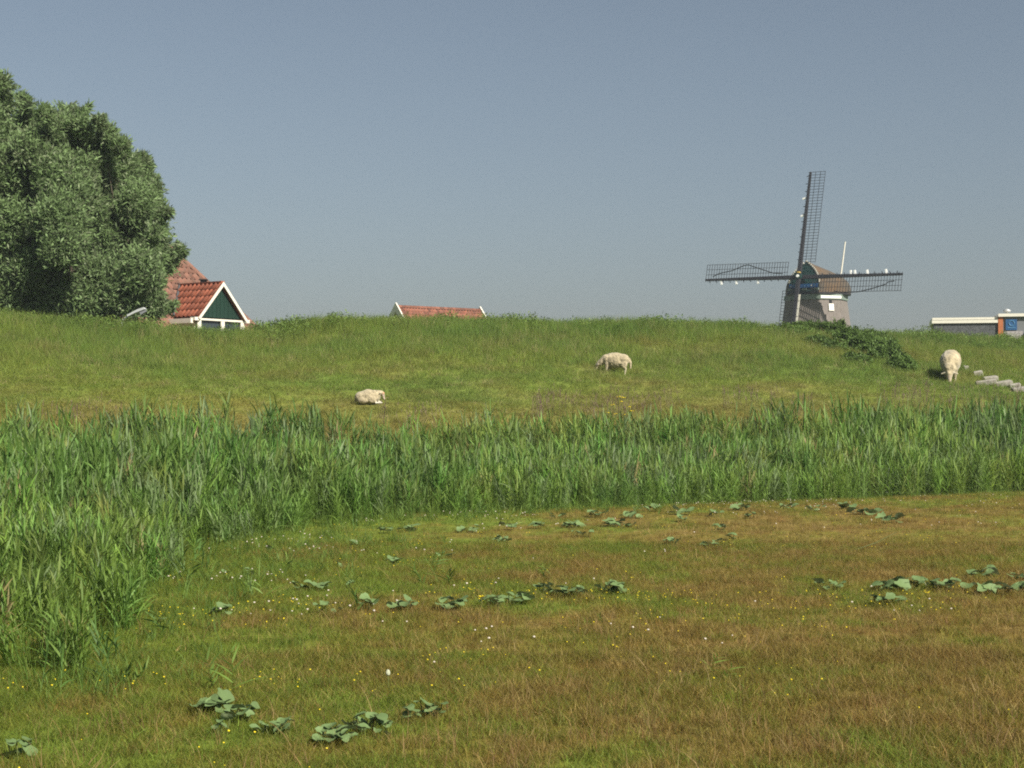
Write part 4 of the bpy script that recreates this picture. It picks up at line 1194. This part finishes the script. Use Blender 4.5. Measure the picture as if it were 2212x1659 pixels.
lie = [('e', (-.02, 0, .25), (.42, .25, .235), -4, WOOL, 1), ('e', (-.24, 0, .23), (.24, .25, .21), 0, WOOL, 1), ('e', (.02, 0, .33), (.27, .20, .19), 0, WOOL, 1), ('e', (.24, 0, .27), (.21, .185, .22), 10, WOOL, 1),
       ('e', (.16, -.16, .16), (.17, .10, .15), 0, WOOL, 1), ('e', (-.14, -.17, .13), (.20, .11, .13), 0, WOOL, 1),
       ('c', (.32, 0, .36), .13, (.48, 0, .385), .095, WOOL, .8), ('e', (.515, 0, .37), (.085, .075, .075), 30, PINK, 0),
       ('c', (.53, 0, .35), .066, (.575, 0, .19), .040, FACE, 0), ('e', (.58, 0, .175), (.042, .04, .04), 0, FACE, 0),
       ('c', (.49, .06, .40), .026, (.45, .15, .385), .02, LEG, 0), ('c', (.49, -.06, .40), .026, (.45, -.15, .375), .02, LEG, 0),
       ('c', (.27, -.13, .10), .06, (.30, -.15, .035), .034, LEG, 0), ('c', (.30, -.15, .035), .034, (.52, -.15, .035), .030, (.66, .63, .54), 0), ('c', (.28, .10, .08), .06, (.46, .08, .06), .030, (.66, .62, .52), 0),
       ('c', (-.42, 0, .28), .05, (-.46, .02, .10), .04, WOOL, .8)]
f2 = ground_at(795, 874)
k2 = 62 * f2.y / FPX / 1.02
sheep('sheep', lie, f2 + Vector((0, 0, .02)), (0, 0, R(-6)), k2, 'sheep lying down facing right, white forelegs stretched out, above the reeds', 4.1)

# ---------------------------------------------------------------- concrete slabs beside the right hand sheep
slabs = [(2086, 799, .20, .14, 0, 'small pale concrete block just right of the woolly sheep'), (2113, 811, .34, .22, -12, 'half buried concrete slab between small block and broad slab'),
         (2140, 823, .52, .30, -8, 'broad upright-edged concrete slab in the grass, upper one'), (2130, 831, .75, .16, -10, 'long narrow concrete slab lying lowest at the left of the row'),
         (2168, 833, .62, .26, -6, 'pale concrete slab in the middle of the sloping row'), (2193, 839, .40, .2, -14, 'dark edged concrete slab next to the last one'), (2202, 846, .52, .22, -5, 'last concrete slab at the right edge of the view')]
for i, (x, y, w, dpt, rz, lab) in enumerate(slabs):
    g = ground_at(x, y)
    mb = MB().box((0, 0, .05), (w, dpt * 1.6, .20))
    me = mb.mesh('concrete_slab', M_CONC, bevel=.018)
    for v in me.vertices: v.co += Vector(mnoise.noise_vector(v.co * 3 + Vector((i * 5, 0, 0)))) * .015
    o = link('concrete_slab', me, None, g + Vector((0, 0, .02)), (R(7), R(-8 if i else 3), R(rz)))
    tag(o, lab, 'concrete slab', 'concrete slabs sunk in the dike')

# ---------------------------------------------------------------- coltsfoot: big round leaves in the turf, each leaf a part
def colt_leaf(seed):
    r = np.random.default_rng(seed); n_ = 14; V = [(0, 0, 0)]; F = []
    wob = r.normal(0, .12, n_)
    for ring, f_ in ((1, .55), (2, 1.0)):
        for i in range(n_):
            a = 2 * math.pi * i / n_; rad = f_ * (1 + wob[i]) * (1 - .42 * max(0, math.cos(a - math.pi)) ** 8 * f_) * (.92 + .10 * math.cos(a))
            z = .16 * f_ ** 2 * math.sin(a * 2 + seed) + .14 * f_ ** 2 + r.normal(0, .035) * f_ - .10 * abs(math.sin(a)) * f_ * (seed % 2)
            V.append((rad * math.cos(a) * .5 + .12, rad * math.sin(a) * .5, z * .5))
    for i in range(n_):
        j = (i + 1) % n_
        F.append((0, 1 + i, 1 + j)); F.append((1 + i, 1 + n_ + i, 1 + n_ + j)); F.append((1 + i, 1 + n_ + j, 1 + j))
    return np_mesh('leaf', V, F, [M_COLT], True, {'shade': ('FLOAT', np.full(len(V), .3 + .5 * r.random()))})
LEAFS = [colt_leaf(s_) for s_ in range(10)]
def coltsfoot(x, y, nl, size, spread, label, group=None, tall=1.0):
    g = ground_at(x, y)
    root = empty('coltsfoot_plant', tuple(g), random.uniform(0, 6), label, 'plant', group)
    root.rotation_euler = (0, 0, 0)
    px = g.y / FPX; sp = spread * px * 1.35
    nl = int(round(nl * 2.2)) if nl > 1 else 1
    for i in range(nl):
        a = 6.283 * (i + random.random() * .7) / nl; q = sp * (.25 + .75 * random.random()) if nl > 1 else 0
        dx, dy = q * math.cos(a), q * math.sin(a) * .9
        hgt = random.uniform(.03, .10) * tall; sz = size * px * random.uniform(.65, 1.3)
        o = link('leaf', random.choice(LEAFS), root, (dx, dy, hgt + hz(g.x + dx, g.y + dy) - g.z),
                 (random.gauss(.20, .25), random.gauss(0, .28), random.uniform(0, 6.283)))
        o.scale = (sz, sz, sz)
        MB().tube([(dx * .7, dy * .7, -.01), (dx * .9, dy * .9, hgt * .6), (dx, dy, hgt)], .0035, 4).obj('stalk', M_STALK, root)
big = [(455, 1545, 6, 40, 30, 'large coltsfoot with overlapping leaves, leftmost of the nearest patch'), (515, 1560, 5, 34, 28, 'coltsfoot adjoining the large leftmost one on its right'),
       (600, 1590, 6, 30, 36, 'flattened coltsfoot with pale leaves in the nearest patch'), (475, 1592, 2, 26, 16, 'two folded coltsfoot leaves below the largest leftmost plant'),
       (728, 1612, 6, 38, 34, 'nearest coltsfoot of all, with upturned pale leaf edges'), (795, 1585, 7, 32, 40, 'dark coltsfoot just behind the nearest one'),
       (930, 1552, 4, 36, 24, 'coltsfoot with one upright folded leaf, rightmost of the nearest patch'), (885, 1558, 3, 24, 16, 'small coltsfoot tucked beside the upright folded leaf'),
       (48, 1640, 3, 32, 26, 'pale coltsfoot in the bottom left corner'), (838, 1598, 1, 22, 4, 'single dark coltsfoot leaf right of the dark plant'),
       (480, 1335, 3, 30, 14, 'bright green coltsfoot among white clover at the reed edge'), (345, 1345, 1, 32, 4, 'single broad pale leaf standing in the left reed fringe'),
       (1325, 1283, 6, 28, 26, 'isolated bushy coltsfoot at the end of the middle row'), (1232, 1292, 5, 28, 28, 'coltsfoot next to the isolated bushy one'),
       (1180, 1285, 3, 22, 16, 'small coltsfoot between two leafy ones of the middle row'), (1112, 1305, 6, 26, 34, 'broad low coltsfoot right of the yellow flower'),
       (1068, 1312, 4, 24, 16, 'coltsfoot directly beside the yellow flower'), (972, 1318, 5, 32, 26, 'coltsfoot with heart shaped leaves left of the yellow flower'),
       (868, 1320, 4, 30, 20, 'upright coltsfoot in the left half of the middle row'), (795, 1318, 3, 24, 16, 'low dark coltsfoot left of the upright one'),
       (705, 1328, 3, 20, 24, 'flat coltsfoot leaves lying at the left end of the middle row'), (690, 1278, 3, 26, 20, 'coltsfoot with one raised leaf below the reed edge'),
       (755, 1272, 1, 26, 4, 'single raised round leaf behind the middle row'), (638, 1276, 2, 22, 14, 'two small leaves behind the middle row, farthest left'),
       (1800, 1276, 5, 22, 28, 'low coltsfoot at the left end of the right patch'), (1905, 1308, 4, 28, 30, 'coltsfoot spreading in front of the right patch'),
       (1925, 1278, 6, 30, 26, 'dark coltsfoot in the heart of the right patch'), (1965, 1270, 6, 30, 30, 'tallest coltsfoot of the right patch'),
       (2035, 1275, 7, 28, 34, 'wide coltsfoot at the right end of the right patch'), (2130, 1250, 4, 28, 28, 'dark coltsfoot behind the one at the right edge'),
       (2140, 1285, 5, 28, 32, 'grey green coltsfoot in the gap before the right edge'), (2204, 1255, 3, 28, 16, 'upper coltsfoot cut off by the right edge'), (2208, 1280, 3, 28, 16, 'lower coltsfoot cut off by the right edge'),
       (1870, 1112, 5, 26, 22, 'coltsfoot with two white upturned leaves near the far reeds'), (1925, 1130, 4, 22, 20, 'coltsfoot in front of the one with white leaves'), (1828, 1100, 3, 20, 14, 'small dark coltsfoot left of the one with white leaves')]
for (x, y, nl, sz, sp, lab) in big: coltsfoot(x, y, nl, sz, sp, lab, 'coltsfoot in the meadow')
ORD = 'first second third fourth fifth sixth seventh eighth ninth tenth eleventh twelfth thirteenth fourteenth fifteenth sixteenth seventeenth eighteenth nineteenth twentieth'.split() + ['twenty-' + w for w in 'first second third fourth fifth sixth seventh'.split()]
for i_, (x, y, nl, sz, sp) in enumerate(sorted([(1235, 1140, 5, 22, 22), (1330, 1138, 5, 24, 26), (1290, 1118, 3, 22, 18), (1450, 1180, 4, 16, 16), (1530, 1182, 4, 18, 20), (1582, 1168, 2, 18, 8), (1545, 1115, 2, 22, 16), (1605, 1103, 3, 20, 20),
                           (1620, 1120, 2, 20, 12), (1480, 1112, 3, 20, 18), (1100, 1145, 2, 24, 16), (1160, 1142, 2, 22, 12), (1082, 1172, 3, 20, 18), (830, 1152, 2, 26, 14), (885, 1148, 2, 24, 12), (1700, 1100, 3, 18, 16), (1475, 1128, 2, 18, 10), (1975, 1055, 3, 16, 18), (1400, 1105, 3, 20, 20), (1260, 1160, 3, 16, 18), (1010, 1150, 3, 20, 18), (1560, 1150, 2, 16, 14), (1760, 1105, 3, 18, 18), (1655, 1088, 3, 18, 20), (1360, 1120, 3, 20, 18), (1200, 1120, 2, 22, 16)])):
    coltsfoot(x, y, nl, sz, sp, 'small coltsfoot in the turf at the foot of the reeds, %s counting from the left' % ORD[i_], 'small coltsfoot along the reeds')
for i_, (x, y, nl, sz, sp) in enumerate(sorted([(730, 1228, 1, 26, 4), (630, 1230, 1, 24, 4), (590, 1192, 1, 24, 4), (490, 1242, 1, 22, 4), (850, 1222, 3, 18, 14), (540, 1248, 2, 18, 10), (760, 1182, 1, 20, 4), (960, 1210, 2, 18, 12)])):
    coltsfoot(x, y, nl, sz, sp, 'lone small coltsfoot in the clover left of centre, %s counting from the left' % ORD[i_], 'lone coltsfoot leaves in the clover')

# ---------------------------------------------------------------- a few single flowers
g = ground_at(1040, 1316); px = g.y / FPX
fl = empty('dandelion', tuple(g), 0, 'bright yellow dandelion flower between the coltsfoot plants', 'flower')
MB().tube([(0, 0, 0), (.004, 0, .06), (0, 0, .105)], .004, 5).obj('stalk', M_STALK, fl)
mb = MB()
for k in range(18):
    a = k * 2.4; e = .3 + .5 * (k % 3) / 3; d_ = Vector((math.cos(a) * math.cos(e), math.sin(a) * math.cos(e), math.sin(e) * .8)); sd = Vector((-d_.y, d_.x, 0)).normalized() * .006
    p = Vector((0, 0, .105)); mb.add([p - sd * .4, p + sd * .4, p + d_ * .034 + sd, p + d_ * .034 - sd], [(0, 1, 2, 3)])
mb.obj('petals', M_YELLOW, fl)
g = ground_at(838, 1486)
fl = empty('seed_head', tuple(g), 0, 'pale oval seed head standing alone in the brown turf', 'flower')
MB().tube([(0, 0, 0), (.003, 0, .05), (0, 0, .08)], .003, 5).obj('stalk', M_STALK, fl)
bm = bmesh.new(); bmesh.ops.create_icosphere(bm, subdivisions=2, radius=1)
for v in bm.verts: v.co = Vector((v.co.x * .015, v.co.y * .015, v.co.z * .022 + .098)) * 1.0 + v.co * (.002 * math.sin(v.co.x * 20) * math.cos(v.co.z * 17))
me = bpy.data.meshes.new('puff'); bm.to_mesh(me); bm.free(); me.materials.append(M_PALE)
link('puff', me, fl)
g = ground_at(1336, 912, 36)
rg = empty('ragwort', tuple(g), 0, 'yellow flowering ragwort above the reeds below the grazing sheep', 'plant')
for (x, y) in ((1336, 857), (1346, 859), (1342, 868), (1324, 874), (1360, 879), (1363, 888), (1312, 891), (1331, 894), (1352, 896)):
    p = at(x, y, g.y + random.uniform(-.2, .2)) - g
    MB().tube([(p.x * .3, p.y * .3, -.05), (p.x * .7, p.y * .7, p.z * .6), tuple(p)], .006, 4).obj('stem', M_STALK, rg)
    mb = MB()
    for k in range(5):
        c = p + Vector((random.gauss(0, .028), random.gauss(0, .028), random.gauss(0, .008)))
        mb.tube([c, c + Zv * .012], .022, 6)
    mb.obj('flower_head', M_YELLOW, rg)
g = ground_at(1900, 1190); a0 = at(1880, 1205, g.y) - g
gs = empty('grass_stem', tuple(g), 0, 'single long green stem leaning over the brown turf', 'plant')
MB().tube([(-.35, 0, .0), (-.05, 0, .10), (.22, 0, .24)], [.006, .006, .003], 5).obj('stem', M_STALK, gs)
g = ground_at(548, 958, 20)
iris = empty('sword_plant', tuple(at(549, 925, g.y)), 0, 'dark sword leaved plant rising above the reeds below the farmhouse', 'plant')
for k in range(6):
    a = R(-26 + 11 * k); mb = MB(); d_ = Vector((math.sin(a), random.uniform(-.15, .15), math.cos(a))); sd = Vector((math.cos(a), 0, -math.sin(a)))
    L_ = random.uniform(.38, .52)
    mb.add([Vector((0, 0, -1.2)) - sd * .02, Vector((0, 0, -1.2)) + sd * .02, d_ * L_ * .45 + sd * .028, d_ * L_, d_ * L_ * .45 - sd * .028], [(0, 1, 2, 4), (4, 2, 3)])
    o = mb.obj('leaf', M_COLT, iris)
hm = bpy.data.materials.new('haze'); hm.use_nodes = True
hn = hm.node_tree.nodes; hn.clear()
ho = hn.new('ShaderNodeOutputMaterial'); hv_ = hn.new('ShaderNodeVolumePrincipled')
hv_.inputs['Color'].default_value = (.78, .88, 1.0, 1); hv_.inputs['Density'].default_value = .00030; hv_.inputs['Anisotropy'].default_value = 0.0
hm.node_tree.links.new(hv_.outputs[0], ho.inputs['Volume'])
tag(MB().box((0, 0, 17.5), (1240, 1240, 39)).obj('haze', hm), 'thin summer haze lying over the fields', None, None, 'stuff')
for o in list(bpy.data.objects):
    if o.type == 'MESH' and o.data and 'shade' not in o.data.attributes and o.data.materials and o.data.materials[0] in (M_COLT, M_STALK):
        a = o.data.attributes.new('shade', 'FLOAT', 'POINT'); a.data.foreach_set('value', np.full(len(o.data.vertices), .45 if o.parent != iris else .05, np.float32))
